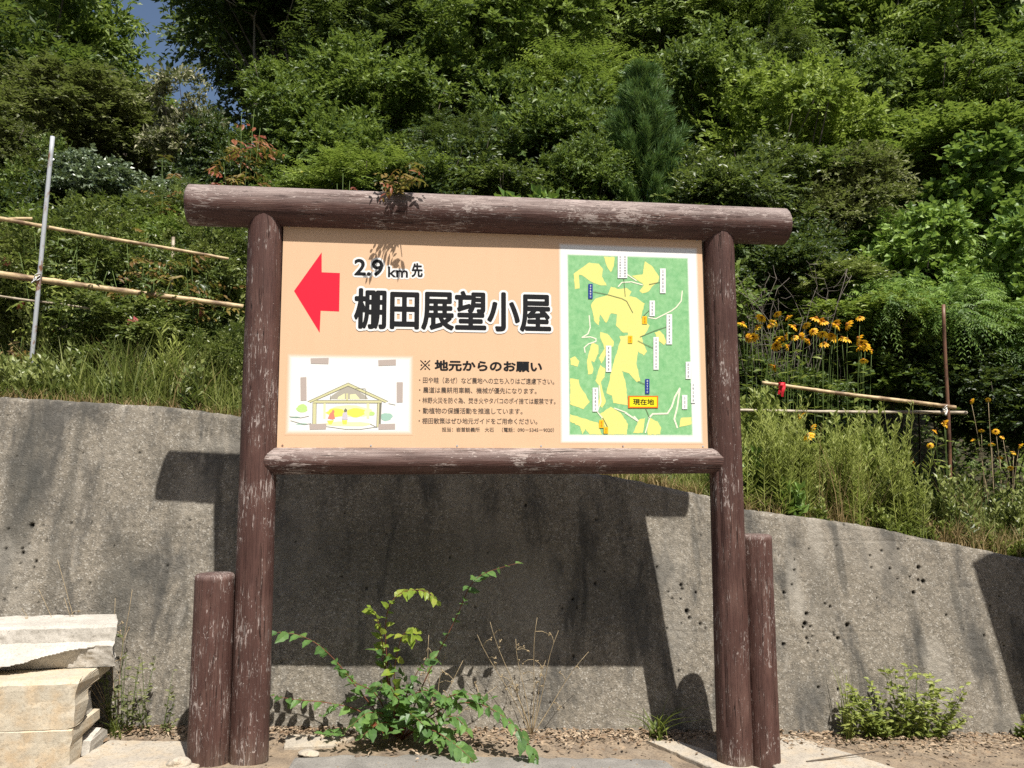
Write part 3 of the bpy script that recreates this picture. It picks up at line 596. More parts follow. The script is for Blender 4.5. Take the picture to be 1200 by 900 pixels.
# ------------------------------------------------------------------ stacked concrete kerb and gutter blocks
def extrude_x(profile, x0, x1, seed, nseg=44, jit=.004, cut=None, mat=None, name='concrete_block', skew=.0, pstep=.025):
    """profile (y,z) closed loop extruded along X with worn faces; cut(x,y,z)->(y,z) shapes broken parts"""
    pr = []
    for i in range(len(profile)):
        a, c = np.array(profile[i]), np.array(profile[(i + 1) % len(profile)]); k = max(1, int(np.linalg.norm(c - a) / pstep))
        for j in range(k): pr.append(a + (c - a) * j / k)
    pr = np.array(pr); xs = np.linspace(x0, x1, nseg); k = len(pr)
    X = np.repeat(xs[:, None], k, 1); Y = np.tile(pr[:, 0], (nseg, 1)); Z = np.tile(pr[:, 1], (nseg, 1))
    cen = pr.mean(0)
    for e in (-1, 0): Y[e] = cen[0] + (Y[e] - cen[0]) * .975; Z[e] = cen[1] + (Z[e] - cen[1]) * .965
    if cut is not None: Y, Z = cut(X, Y, Z)
    X = X - skew * np.clip(Y - pr[:, 0].min() - .15, 0, 1) * np.clip((X - x1 + .3) / .3, 0, 1)
    N3 = np.stack([X * 22 + seed, Y * 22, Z * 22], -1); zmin = pr[:, 1].min()
    keep = np.clip((Z - zmin) / .02, 0, 1)
    Y = Y + jit * fbm(N3, 2); Z = Z + jit * .7 * fbm(N3 + 31, 2) * keep; X = X + np.where(np.arange(nseg)[:, None] == nseg - 1, .010 * fbm(N3 * .6 + 7, 2), 0)
    idx = np.arange(nseg * k).reshape(nseg, k); nx = np.roll(idx, -1, 1)
    F = [tuple(f) for f in np.stack([idx[:-1], idx[1:], nx[1:], nx[:-1]], -1).reshape(-1, 4)]
    V = np.stack([X, Y, Z], -1).reshape(-1, 3)
    T = tessellate_polygon([[Vector((p[0], p[1], 0)) for p in pr]])
    last = (nseg - 1) * k
    F += [tuple(int(i) + last for i in t) for t in T] + [tuple(int(i) for i in t)[::-1] for t in T]
    m = mesh_from(name, V, F, mat, False); 
    import bmesh
    bm = bmesh.new(); bm.from_mesh(m); bmesh.ops.recalc_face_normals(bm, faces=bm.faces); bm.to_mesh(m); bm.free()
    return m
def block(profile, x0, x1, seed, label, mat, **kw):
    c = np.array(profile); o = (x1 - .4, c[:, 0].mean(), c[:, 1].min())
    pr = [(p[0] - o[1], p[1] - o[2]) for p in profile]
    cut = kw.pop('cut', None); cut2 = (lambda X, Y, Z: tuple(v - d for v, d in zip(cut(X + o[0], Y + o[1], Z + o[2]), (o[1], o[2])))) if cut else None
    m = extrude_x(pr, x0 - o[0], x1 - o[0], seed, mat=mat, cut=cut2, **kw)
    ob = link('concrete_block', m, None, o); return tag(ob, label, 'concrete block', 'concrete blocks stacked against the wall')
gB = float(ground_z(-1.7)) + .004
YF = 4.46
z_b3 = at_y(83, 855, YF)[2]; z_b2 = at_y(88, 797, YF + .01)[2]; x_b = at_y(83, 855, YF)[0]; x_b2 = at_y(88, 797, YF)[0]
YBK = at_z(122, 773, z_b2)[1]
block([(YF, gB), (YF, z_b3 - .006), (YF + .02, z_b3), (YBK - .1, z_b3), (YBK - .1, z_b3 - .05), (YF + .16, z_b3 - .075), (YF + .12, gB)], -3.0, x_b, 2.0, 'pale worn gutter block at the bottom of the stack by the wall', M['block'])
block([(YF + .01, z_b3 + .001), (YF + .012, z_b2 - .02), (YF + .035, z_b2), (YBK, z_b2), (YBK, z_b2 - .05), (YF + .19, z_b2 - .085), (YF + .13, z_b3 + .001)], -2.9, x_b2, 5.0, 'pale L-shaped gutter block in the middle of the stack, under the chipped kerb', M['block'])
# smaller rubble pieces wedged under the flanges
block([(YF + .2, z_b3 + .001), (YF + .205, z_b3 + .085), (YBK - .16, z_b3 + .11), (YBK - .13, z_b3 + .001)], -2.4, x_b2 - .035, 8.0, 'broken concrete piece wedged between the two stacked gutter blocks', M['block_grey'], nseg=24, jit=.008)
block([(YF + .19, gB), (YF + .2, gB + .07), (YBK - .12, gB + .09), (YBK - .03, gB + .05), (YBK - .02, gB)], -2.4, x_b + .02, 9.0, 'rough concrete lump lying on the ground under the bottom gutter block', M['block_grey'], nseg=24, jit=.009)
# chipped kerb on top
yT0 = at_z(10, 794, z_b2)[1] + .02
YT = yT0 + .17
pA = at_y(137, 732, YT); zT = pA[2]; xT = pA[0]; YTb = at_z(143, 718, zT)[1]; YTb = min(max(YTb, YT + .18), YT + .36)
def chipcut(X, Y, Z):
    t = np.clip((X - (xT - .66)) / .62, 0, 1) ** .8
    n_ = fbm(np.stack([X * 6, Y * 6, Z * 3], -1), 3)
    lim = z_b2 + t * (.125 + .012 * n_)                # broken lower edge climbs towards the end
    broken = (Z < lim) & (Y < YT + .03) & (t > 0)
    Y2 = np.where(broken, np.maximum(Y, YT - .035 + .012 * n_ + (lim - Z) * .2), Y)
    return Y2, Z
block([(yT0, z_b2 + .002), (yT0 + .005, z_b2 + .05), (YT - .045, zT - .105), (YT - .012, zT - .085), (YT - .006, zT - .014), (YT + .012, zT), (YTb, zT), (YTb, z_b2 + .002)], -2.8, xT, 12.0, 'broken pale kerb stone with a chipped lower edge on top of the stack', M['block_grey'], cut=chipcut, nseg=150, jit=.005, skew=.32, pstep=.007)

# pale gutter slabs by the posts and on the left
def slab(pts, label, h=.03, mat='slab', seed=0):
    r_ = random.Random(seed); P = []
    for i in range(len(pts)):
        a, c = np.array(pts[i]), np.array(pts[(i + 1) % len(pts)]); k = max(2, int(np.linalg.norm(c - a) / .04))
        for j in range(k): q = a + (c - a) * j / k; w = .006 if j else 0; P.append((q[0] + r_.uniform(-w, w), q[1] + r_.uniform(-w, w)))
    c0 = np.mean(P, 0); zb = float(ground_z(c0[0])); n_ = len(P)
    V = [(p[0] - c0[0], p[1] - c0[1], float(ground_z(p[0])) - zb - .03) for p in P] + [(p[0] - c0[0], p[1] - c0[1], float(ground_z(p[0])) - zb + h - .006) for p in P] + [((p[0] - c0[0]) * .985, (p[1] - c0[1]) * .97, float(ground_z(p[0])) - zb + h) for p in P]
    F = [(i, (i + 1) % n_, n_ + (i + 1) % n_, n_ + i) for i in range(n_)] + [(n_ + i, n_ + (i + 1) % n_, 2 * n_ + (i + 1) % n_, 2 * n_ + i) for i in range(n_)]
    T = tessellate_polygon([[Vector((v[0], v[1], 0)) for v in V[2 * n_:]]])
    F += [tuple(int(i) + 2 * n_ for i in (t if (np.cross(np.array(V[2 * n_ + t[1]][:2]) - np.array(V[2 * n_ + t[0]][:2]), np.array(V[2 * n_ + t[2]][:2]) - np.array(V[2 * n_ + t[0]][:2])) > 0) else t[::-1])) for t in T]
    o = link('gutter_slab', mesh_from('gutter_slab', V, F, M[mat]), None, (c0[0], c0[1], zb)); return tag(o, label, 'slab', 'pale concrete slabs along the wall foot')
g_at = lambda px, py, x: at_z(px, py, float(ground_z(x)))[:2]
slab([(1.42, 4.97), (1.62, 4.97), (1.99, 4.42), (1.70, 4.42)], 'pale narrow concrete slab running under the log post on the map side', .02, seed=1)
slab([(2.05, 5.08), (2.42, 5.10), (2.78, 4.45), (2.02, 4.42)], 'pale flat concrete slab beside the support post on the map side', .022, seed=2)
slab([(-1.62, 4.87), (-1.08, 4.86), (-1.04, 4.3), (-1.72, 4.28)], 'pale concrete slab between the block stack and the log post on the arrow side', .018, seed=3)
slab([(-.70, 5.02), (-.30, 5.00), (-.42, 4.84), (-.68, 4.80)], 'small pale concrete slab behind the log post on the arrow side at the wall foot', .014, seed=4)

def rock(px, py, r, label, mat, seed, flat=.6):
    import bmesh
    bm = bmesh.new(); bmesh.ops.create_icosphere(bm, subdivisions=3, radius=1.0); V = np.array([v.co[:] for v in bm.verts])
    n_ = fbm(V * 1.1 + seed * 3.3, 3); V = V * (1 + .28 * n_)[:, None] * np.array([r, r * .8, r * flat]); V[:, 2] = np.maximum(V[:, 2], -r * .3)
    for v, c in zip(bm.verts, V): v.co = c
    m = bpy.data.meshes.new('stone'); bm.to_mesh(m); bm.free(); m.materials.append(mat)
    x = at_z(px, py, 0)[0]; p = at_z(px, py, float(ground_z(x)) + .01)
    o = link('stone', m, None, (p[0], p[1], float(ground_z(p[0])) + r * .28)); return tag(o, label, 'stone')
rock(207, 897, .062, 'white rounded stone on the ground at the support post on the arrow side', M['slab'], 3, .5)
rock(362, 884, .055, 'pale flat stone on the ground beside the log post on the arrow side', M['slab'], 5, .3)
# ------------------------------------------------------------------ foliage
UP = np.array([0, 0, 1.0])
SUNV = norm(np.array([math.sin(SUN_AZ) * SUN_COT, -math.cos(SUN_AZ) * SUN_COT, 1.0]) + np.array([0, -.35, 0]))   # leaves turn their faces to the light
class Leaves:
    """many folded leaf faces gathered into one mesh"""
    def __init__(s): s.P = []; s.D = []; s.N = []; s.L = []; s.W = []; s.R = []
    def add(s, P, D, N, L, W, R): s.P.append(P); s.D.append(D); s.N.append(N); s.L.append(L); s.W.append(W); s.R.append(R)
    def arrays(s, detail=0):
        P, D, N, L, W, R = [np.concatenate(a) for a in (s.P, s.D, s.N, s.L, s.W, s.R)]
        D = norm(D); S = norm(np.cross(D, N)); N = np.cross(S, D); L = L[:, None]; W = W[:, None]
        n = len(P)
        if detail == 0:
            V = np.stack([P, P + D * L * .45 + S * W * .5 + N * W * .16, P + D * L - N * L * .10, P + D * L * .45 - S * W * .5 + N * W * .16], 1)
            F = (np.arange(n)[:, None, None] * 4 + np.array([[0, 2, 1], [0, 3, 2]])[None]).reshape(-1, 3); k = 4
        else:
            V = np.stack([P, P + D * L * .28 + S * W * .42 + N * W * .12, P + D * L * .62 + S * W * .42 + N * W * .10 - N * L * .03, P + D * L - N * L * .14,
                          P + D * L * .62 - S * W * .42 + N * W * .10 - N * L * .03, P + D * L * .28 - S * W * .42 + N * W * .12, P + D * L * .45 - N * L * .01], 1)
            F = (np.arange(n)[:, None, None] * 7 + np.array([[0, 6, 1], [1, 6, 2], [2, 6, 3], [3, 6, 4], [4, 6, 5], [5, 6, 0]])[None]).reshape(-1, 3); k = 7
        return V.reshape(-1, 3), F, np.repeat(R, k)
    def mesh(s, name, mat, detail=0):
        V, F, R = s.arrays(detail); return mesh_from(name, V, F, mat, False, {'rnd': R})
def runit(r, n): return norm(r.normal(size=(n, 3)))
def spray(lv, r, Q, T, nleaf, twig, L, W, ang=55, droop=.25, jit=.3, flat=.5, taper=.5):
    n = len(Q); T = norm(T); S = norm(np.cross(T, UP + .05 * r.normal(size=(n, 3)))); Nn = norm(norm(np.cross(S, T) * flat + UP * (1 - flat)) * .55 + SUNV * .75)
    tr = r.random(n)
    for j in range(nleaf):
        t = (j + .6) / nleaf; sg = 1 if j % 2 else -1; a = math.radians(ang) * (1 - taper * t)
        pos = Q + T * (twig * t)[:, None] - UP * (droop * twig * t * t)[:, None]
        D = T * math.cos(a) + S * sg * math.sin(a) + jit * r.normal(size=(n, 3)) - UP * droop * .6 * t
        N = Nn + 1.35 * jit * r.normal(size=(n, 3)); sz = r.uniform(.65, 1.15, n)
        lv.add(pos, D, N, L * sz, W * sz, np.clip(.6 * tr + .4 * r.random(n), 0, 1))
def pinnate(lv, r, Q, T, pairs, frond, L, W, droop=.35, jit=.12):
    n = len(Q); T = norm(T); S = norm(np.cross(T, UP + .05 * r.normal(size=(n, 3)))); Nn = norm(np.cross(S, T) * .5 + UP * .2 + SUNV * .6 + .3 * r.normal(size=(n, 3))); S = norm(np.cross(T, Nn)); tr = r.random(n)
    for j in range(pairs):
        t = (j + .8) / pairs
        pos = Q + T * (frond * t)[:, None] - UP * (droop * frond * t * t)[:, None]
        s_ = math.sin(math.pi * min(1, .25 + .75 * t)) * .5 + .5
        for sg in (-1, 1):
            D = T * .45 + S * sg * .9 - UP * (.25 + droop * t) + jit * r.normal(size=(n, 3)); sz = r.uniform(.8, 1.1, n) * s_
            lv.add(pos, D, Nn + jit * r.normal(size=(n, 3)), L * sz, W * sz, np.clip(.75 * tr + .25 * r.random(n), 0, 1))
def make_lobes(r, rx, rz, n, base=.35):
    out = [(np.array([0, 0, 0.0]), np.array([rx * .62, rx * .62, rz * .62]))]
    for k in range(n):
        d = norm(r.normal(size=3) * np.array([1, 1, .9])); d[2] = d[2] * .9 + .12; q = r.uniform(.45, .92); s_ = r.uniform(.2, .44)
        out.append((d * np.array([rx, rx, rz]) * q, np.array([rx, rx, (rx + rz) / 2 * .8]) * s_))
    return out
def crown(r, lv, lobes, subs, twigs, fn, subr=.34, flat=.55, upb=.25, shoots=.22):
    """clumped twigs on the outside of every lobe plus longer shoots that break the outline; fn(lv, r, Q, T) hangs leaves on them"""
    QS, TS, CS = [], [], []
    for c, rad in lobes:
        m = max(3, int(subs * (rad[0] / lobes[0][1][0]) ** 1.3))
        d = runit(r, m * 3); d = d[d[:, 2] > -.55][:m]; sc_ = c + d * rad * r.uniform(.62, 1.10, (len(d), 1)); CS.append(sc_)
        for k in range(len(d)):
            tw = r.integers(int(twigs * .4), int(twigs * 1.6) + 1); sr = subr * r.uniform(.6, 1.4); off = r.normal(size=(tw, 3)) * np.array([1, 1, flat]) * .55 * sr * rad.mean()
            QS.append(sc_[k] + off); TS.append(d[k] * .75 + norm(off) * .55 + .35 * r.normal(size=(tw, 3)) + UP * upb)
            if r.random() < shoots:
                q = 5; sd = norm(d[k] + .5 * r.normal(size=3) + UP * .5); s_ = np.linspace(.1, 1, q)[:, None] * rad.mean() * r.uniform(.35, .8)
                QS.append(sc_[k] + sd * s_ - UP * .15 * s_ ** 2); TS.append(sd + .5 * r.normal(size=(q, 3)))
    fn(lv, r, np.concatenate(QS), np.concatenate(TS)); return np.concatenate(CS)
def trunk_mesh(r, base_z, lobes, CS, r0, name='trunk', mat=None, limbs=26, lean=.15):
    g = Geo(); b0 = np.array([r.uniform(-lean, lean), r.uniform(-lean, lean), base_z]); topc = lobes[0][0] + np.array([0, 0, lobes[0][1][2] * .5]); n = 9
    t = np.linspace(0, 1, n)[:, None]; path = b0 * (1 - t) + topc * t + np.concatenate([np.zeros((1, 3)), .05 * r.normal(size=(n - 1, 3))]) * np.array([1, 1, 0.2])
    g.add(*tube(path, np.linspace(r0, r0 * .35, n), 8))
    sel = r.choice(len(CS), min(limbs, len(CS)), replace=False)
    for k in sel:
        e = CS[k]; t0 = r.uniform(.35, .85); s_ = b0 * (1 - t0) + topc * t0; t = np.linspace(0, 1, 6)[:, None]; mid = (s_ + e) / 2 + np.array([0, 0, -.12 * np.linalg.norm(e - s_)]) + .06 * r.normal(size=3)
        pth = (1 - t) ** 2 * s_ + 2 * t * (1 - t) * mid + t ** 2 * e; g.add(*tube(pth, np.linspace(r0 * .38 * (1 - t0 * .4), .006, 6), 5))
    return g.mesh(name, mat or M['bark'], True)

F = {}
F['mid'] = mat_leaf('mid_green_leaf', (.022, .044, .010), (.085, .140, .026), (.235, .310, .068), .50, .32, .38)
F['bright'] = mat_leaf('bright_green_leaf', (.036, .070, .012), (.130, .200, .030), (.31, .385, .075), .50, .36, .38, yellow=(.48, .44, .08))
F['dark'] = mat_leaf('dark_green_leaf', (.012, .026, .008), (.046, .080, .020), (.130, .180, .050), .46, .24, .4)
F['olive'] = mat_leaf('olive_leaf', (.036, .044, .018), (.110, .125, .045), (.255, .265, .115), .55, .25, .3)
F['kudzu'] = mat_leaf('vine_leaf', (.055, .115, .022), (.150, .255, .050), (.29, .42, .095), .48, .36, .38, 1.3)
F['ivy'] = mat_leaf('glossy_ivy_leaf', (.034, .056, .030), (.085, .125, .068), (.30, .36, .24), .34, .16, .6, 1.5)
F['cream'] = mat_leaf('pale_flowering_leaf', (.05, .065, .03), (.20, .20, .105), (.56, .52, .36), .6, .22, .3, 1.2)
F['pine'] = mat_leaf('pine_needle', (.055, .12, .035), (.12, .22, .07), (.23, .34, .12), .45, .2, .35, 1.2)
F['grass'] = mat_leaf('grass_blade', (.065, .088, .020), (.15, .19, .040), (.31, .33, .10), .5, .35, .35, 1.0)
F['weed'] = mat_leaf('weed_leaf', (.070, .100, .022), (.18, .225, .045), (.37, .41, .11), .5, .35, .35, 2.0)
F['drygrass'] = mat_leaf('dry_grass', (.15, .10, .045), (.28, .20, .09), (.42, .33, .18), .8, .2, .2, 2.0)
F['bronze'] = mat_leaf('bronze_leaf', (.10, .045, .016), (.17, .10, .022), (.24, .19, .04), .5, .3, .35, 3.0)
F['red'] = mat_leaf('red_leaf', (.12, .02, .012), (.23, .05, .025), (.30, .12, .05), .5, .3, .35, 3.0)
F['rose'] = mat_leaf('rose_leaf', (.035, .058, .018), (.10, .14, .036), (.25, .28, .085), .40, .3, .45, 1.6)
F['sap'] = mat_leaf('sapling_leaf', (.07, .15, .045), (.12, .23, .065), (.19, .32, .085), .42, .38, .4, 3.0)
F['young'] = mat_leaf('young_sapling_leaf', (.17, .26, .035), (.26, .35, .045), (.36, .38, .07), .42, .42, .4, 3.0)
F['litter'] = mat_leaf('dead_leaf', (.14, .09, .055), (.29, .205, .135), (.48, .38, .27), .85, .05, .15, 4.0)

def fn_spray(nl, tw, L, W, **k): return lambda lv, r, Q, T: spray(lv, r, Q, T, nl, r.uniform(.7, 1.2, len(Q)) * tw, L, W, **k)
def fn_pin(pr, fr, L, W, **k): return lambda lv, r, Q, T: pinnate(lv, r, Q, T, pr, r.uniform(.7, 1.2, len(Q)) * fr, L, W, **k)
PROTO = {}
def proto(key, seed, rx, rz, nl, subs, twigs, fn, mat, limbs=26, **k):
    r = np.random.default_rng(seed); lv = Leaves(); lobes = make_lobes(r, rx, rz, nl); CS = crown(r, lv, lobes, subs, twigs, fn, **k)
    PROTO[key] = (lv.mesh('crown', F[mat]), lobes, CS, rx, rz, seed, limbs)
proto('broadA', 1, 1.7, 1.8, 18, 40, 9, fn_spray(8, .28, .135, .072), 'mid')
proto('broadB', 2, 1.6, 1.5, 18, 42, 10, fn_spray(8, .24, .112, .062, droop=.15), 'bright')
proto('pinA', 3, 1.7, 1.7, 17, 34, 8, fn_pin(6, .40, .13, .048), 'mid')
proto('pinB', 4, 1.6, 1.6, 17, 34, 8, fn_pin(6, .38, .12, .045, droop=.25), 'bright')
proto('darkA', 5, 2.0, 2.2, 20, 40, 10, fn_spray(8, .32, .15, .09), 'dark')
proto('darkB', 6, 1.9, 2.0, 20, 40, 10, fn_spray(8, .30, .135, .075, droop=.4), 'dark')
proto('shrub', 7, 1.1, .9, 15, 42, 10, fn_spray(8, .19, .080, .043), 'mid', 16)
proto('shrubO', 8, 1.1, .9, 15, 44, 11, fn_spray(8, .19, .068, .034), 'olive', 16)
proto('vine', 9, 1.2, 1.0, 15, 40, 8, fn_spray(5, .20, .13, .105, flat=.2, jit=.45), 'kudzu', 8)
proto('ivy', 10, 1.0, .8, 10, 40, 13, fn_spray(5, .09, .068, .060, flat=.7, jit=.35), 'ivy', 8, subr=.42, shoots=.05)
proto('cream', 12, .9, .7, 10, 34, 9, fn_spray(7, .17, .10, .05, flat=.1), 'cream', 12, flat=.3)
proto('fern', 13, .9, .55, 10, 26, 8, fn_pin(9, .42, .10, .030, droop=.5), 'kudzu', 6)

VISIBLE = []
def tree(key, name, label, cat, px, py, Y, w, h, group=None, mat=None, seed=0, thick=.09):
    """crown centred where the photo shows it, trunk from the hillside below"""
    mesh, lobes, CS, rx, rz, sd, limbs = PROTO[key]
    if key in ('fern', 'vine', 'ivy'): thick *= .35
    elif cat == 'shrub': thick *= .55
    c = at_y(px, py, Y); dep = (c - CO) @ CF; sx = (w / FPX * dep / 2) / (rx * 1.02); sz = (h / FPX * dep / 2) / (rz * 1.02)
    zg = float(terrain_z(c[0], Y)) - .06; root = empty(name, (c[0], Y, zg), 0); r = np.random.default_rng(seed + 100)
    rz_ = r.uniform(-.7, .7); mir = -1 if seed % 2 else 1
    cr = link('crown', mesh, root, (0, 0, c[2] - zg), (0, 0, rz_)); cr.scale = (mir * sx, sx, sz)
    if mat: cr.material_slots[0].link = 'OBJECT'; cr.material_slots[0].material = F[mat]
    bz = -(c[2] - zg) / sz
    t = link('trunk', trunk_mesh(r, min(bz, -.2), lobes, CS, thick / max(sx, .4), limbs=limbs), root, (0, 0, c[2] - zg), (0, 0, rz_)); t.scale = (mir * sx, sx, sz)
    return tag(root, label, cat, group)

GT = 'trees on the wooded hillside'; GS = 'shrubs on the slope above the wall'
M['grey_bark'] = mat_bark('grey_bark', (.10, .085, .07), (.30, .26, .22))
# far canopy, left to right
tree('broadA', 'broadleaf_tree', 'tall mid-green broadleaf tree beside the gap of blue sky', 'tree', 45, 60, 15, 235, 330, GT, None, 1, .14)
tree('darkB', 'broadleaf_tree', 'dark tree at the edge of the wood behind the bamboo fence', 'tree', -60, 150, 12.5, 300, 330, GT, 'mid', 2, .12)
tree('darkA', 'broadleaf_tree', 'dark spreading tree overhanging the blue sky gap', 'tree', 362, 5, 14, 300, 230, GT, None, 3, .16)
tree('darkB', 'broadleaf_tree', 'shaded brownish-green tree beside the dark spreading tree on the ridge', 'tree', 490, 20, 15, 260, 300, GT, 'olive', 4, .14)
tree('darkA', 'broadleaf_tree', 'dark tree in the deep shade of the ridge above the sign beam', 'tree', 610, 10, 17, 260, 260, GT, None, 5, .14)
tree('pinA', 'broadleaf_tree', 'tree with feathery leaves on the ridge above the lettering', 'tree', 720, 15, 16, 230, 260, GT, 'bright', 6, .13)
tree('pinB', 'broadleaf_tree', 'light green feathery-leaved tree on the ridge above the young pine', 'tree', 830, 60, 15, 220, 240, GT, 'mid', 7, .13)
tree('broadA', 'broadleaf_tree', 'tall leafy tree on the ridge above the map picture', 'tree', 965, 60, 15.5, 260, 250, GT, 'mid', 8, .14)
tree('pinA', 'broadleaf_tree', 'yellowish-green feathery tree at the upper end of the slope', 'tree', 1110, 75, 14, 280, 290, GT, 'bright', 9, .14)
tree('darkB', 'broadleaf_tree', 'dark tree behind the yellowish-green feathery tree', 'tree', 1030, 10, 19, 260, 250, GT, None, 10, .14)
tree('broadB', 'broadleaf_tree', 'bright leafy tree at the downhill end of the wood', 'tree', 1260, 110, 12.5, 240, 280, GT, None, 11, .12)
tree('darkA', 'broadleaf_tree', 'dark tree filling the ridge behind the feathery trees', 'tree', 860, -5, 21, 260, 200, GT, None, 12, .14)
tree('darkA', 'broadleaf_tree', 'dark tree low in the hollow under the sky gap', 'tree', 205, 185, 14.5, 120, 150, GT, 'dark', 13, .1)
# middle layer
tree('broadB', 'rounded_tree', 'rounded bright-topped tree above the map end of the log beam', 'tree', 895, 185, 11, 225, 215, GT, None, 14, .1)
tree('shrub', 'leafy_shrub', 'dense leafy shrub between the young pine and the sign beam', 'shrub', 640, 190, 10.5, 190, 200, GS, 'mid', 15, .06)
tree('broadA', 'broadleaf_tree', 'fresh green tree rising behind the middle of the log beam', 'tree', 640, 95, 13, 200, 210, GT, 'mid', 16, .1)
tree('broadB', 'leafy_shrub', 'light-tipped shrub behind the beam beside the seedling', 'shrub', 445, 150, 11, 190, 170, GS, 'mid', 17, .07)
tree('shrub', 'leafy_shrub', 'glossy green shrub behind the arrow half of the beam', 'shrub', 370, 195, 9.8, 180, 170, GS, 'mid', 18, .06)
tree('pinB', 'leafy_shrub', 'shrub with feathery leaves behind the beam next to the dense shrub', 'shrub', 535, 200, 10, 150, 140, GS, 'dark', 19, .06)
tree('shrubO', 'leafy_shrub', 'greyish-green shrub mass at the edge of the wood by the sky gap', 'shrub', 90, 160, 11, 260, 130, GS, None, 20, .07)
tree('shrubO', 'leafy_shrub', 'brown-tinged shrub beneath the tall mid-green tree', 'shrub', -10, 200, 9.5, 170, 120, GS, None, 21, .06)
tree('ivy', 'ivy_mound', 'mound of small glossy pale-edged ivy leaves behind the bamboo fence', 'ivy', 135, 230, 9.2, 150, 110, GS, None, 22, .04)
tree('cream', 'flowering_shrub', 'shrub with cream flower sprays above the ivy mound', 'shrub', 225, 165, 10.2, 110, 130, GS, None, 23, .05)
tree('shrub', 'leafy_shrub', 'dark shrub between the cream flowering shrub and the beam end', 'shrub', 275, 215, 9.6, 130, 150, GS, 'dark', 24, .05)
tree('shrub', 'leafy_shrub', 'deep green shrub beside the galvanised pipe', 'shrub', 5, 265, 8.6, 160, 130, GS, 'dark', 25, .05)
tree('shrub', 'leafy_shrub', 'leafy shrub under the ivy mound behind the bamboo poles', 'shrub', 110, 300, 8.4, 190, 120, GS, 'rose', 26, .05)
tree('shrub', 'leafy_shrub', 'leafy shrub behind the log post on the arrow side under the beam end', 'shrub', 250, 300, 8.3, 170, 130, GS, 'mid', 27, .05)
# right-hand slope
tree('shrubO', 'leafy_shrub', 'greyish twiggy shrub beyond the map end of the beam', 'shrub', 985, 255, 9.6, 200, 150, GS, None, 28, .06)
tree('shrub', 'leafy_shrub', 'leafy shrub at the foot of the yellowish-green feathery tree', 'shrub', 1120, 195, 10.5, 240, 110, GS, 'bright', 29, .06)
tree('vine', 'vine_mound', 'bright green mound of climbing vines on the upper slope', 'vine', 1150, 255, 9.2, 220, 150, GS, None, 30, .04)
tree('vine', 'vine_mound', 'bright broad-leaved vine mound behind the rusty pole', 'vine', 1070, 330, 8.4, 170, 150, GS, None, 31, .04)
tree('vine', 'vine_mound', 'broad-leaved vine mound hanging over the downhill bank', 'vine', 1210, 350, 8.0, 170, 170, GS, None, 32, .04)
tree('fern', 'fern_clump', 'clump of bright arching fern fronds beside the rusty pole', 'fern', 1160, 405, 7.6, 150, 100, GS, None, 33, .03)
tree('fern', 'fern_clump', 'clump of fern fronds above the orange flowers', 'fern', 1045, 290, 8.9, 120, 80, GS, None, 34, .03)
tree('shrub', 'leafy_shrub', 'dark twiggy shrub behind the orange flowers', 'shrub', 915, 325, 8.4, 160, 130, GS, 'dark', 35, .05)
tree('vine', 'vine_mound', 'low vine mound in the shade behind the tall weeds', 'vine', 1035, 425, 7.7, 190, 120, GS, 'mid', 36, .05)
tree('fern', 'fern_clump', 'fern clump arching behind the top of the rusty pole', 'fern', 1095, 375, 7.5, 130, 90, GS, None, 42, .03)
tree('fern', 'fern_clump', 'fern clump between the orange flowers and the rusty pole', 'fern', 1040, 365, 7.7, 120, 90, GS, None, 43, .03)
tree('shrub', 'leafy_shrub', 'dark leafy shrub low behind the fading flower stalks', 'shrub', 1180, 490, 7.2, 170, 120, GS, 'dark', 37, .05)
tree('shrub', 'leafy_shrub', 'green shrub under the orange flowers behind the log post on the map side', 'shrub', 905, 470, 7.7, 150, 120, GS, 'mid', 38, .04)
# shrubs that the board hides from the front
tree('shrub', 'leafy_shrub', 'leafy shrub growing behind the arrow on the sign board', 'shrub', 430, 360, 8.4, 230, 220, GS, 'mid', 39, .05)
tree('vine', 'vine_mound', 'vine mound growing behind the middle of the sign board', 'vine', 620, 370, 8.4, 240, 230, GS, None, 40, .05)
tree('shrub', 'leafy_shrub', 'leafy shrub growing behind the map on the sign board', 'shrub', 780, 370, 8.4, 220, 240, GS, 'mid', 41, .05)

_UL = ['understorey tree behind the bronze-leaved shrub under the dark spreading tree', 'understorey tree between the dark spreading tree and the light-tipped shrub', 'understorey tree above the small dark conifer', 'understorey tree tucked in on the uphill side of the young pine', 'understorey tree tucked in on the flower side of the young pine', 'understorey tree over the rounded bright-topped tree', 'understorey tree between the rounded tree and the yellowish-green feathery tree', "understorey tree under the bright leafy tree at the wood's far end", 'understorey tree in front of the yellowish-green feathery tree', 'understorey tree just above the greyish-green shrub mass', 'understorey tree below the gap of blue sky', 'understorey tree high in the deep shade above the seedling']
_SL = ['thicket shrub behind the beam next to the bronze-leaved shrub', 'thicket shrub behind the beam on the arrow side of the seedling', 'thicket shrub behind the beam on the map side of the seedling', 'thicket shrub at the foot of the small dark conifer', 'thicket shrub between the small conifer and the young pine', 'thicket shrub against the uphill side of the young pine', 'thicket shrub against the flower side of the young pine', 'thicket shrub behind the top of the log post on the map side', 'thicket shrub under the rounded bright-topped tree', 'thicket shrub crossed by the galvanised pipe', 'thicket shrub crossed by the thick bamboo rail', 'thicket shrub below the cream flowering shrub', 'thicket shrub beside the ivy mound above the bamboo stub', 'thicket shrub between the orange flowers and the vine mound', 'thicket shrub behind the top of the rusty pole', 'thicket shrub right behind the tallest orange coneflowers']
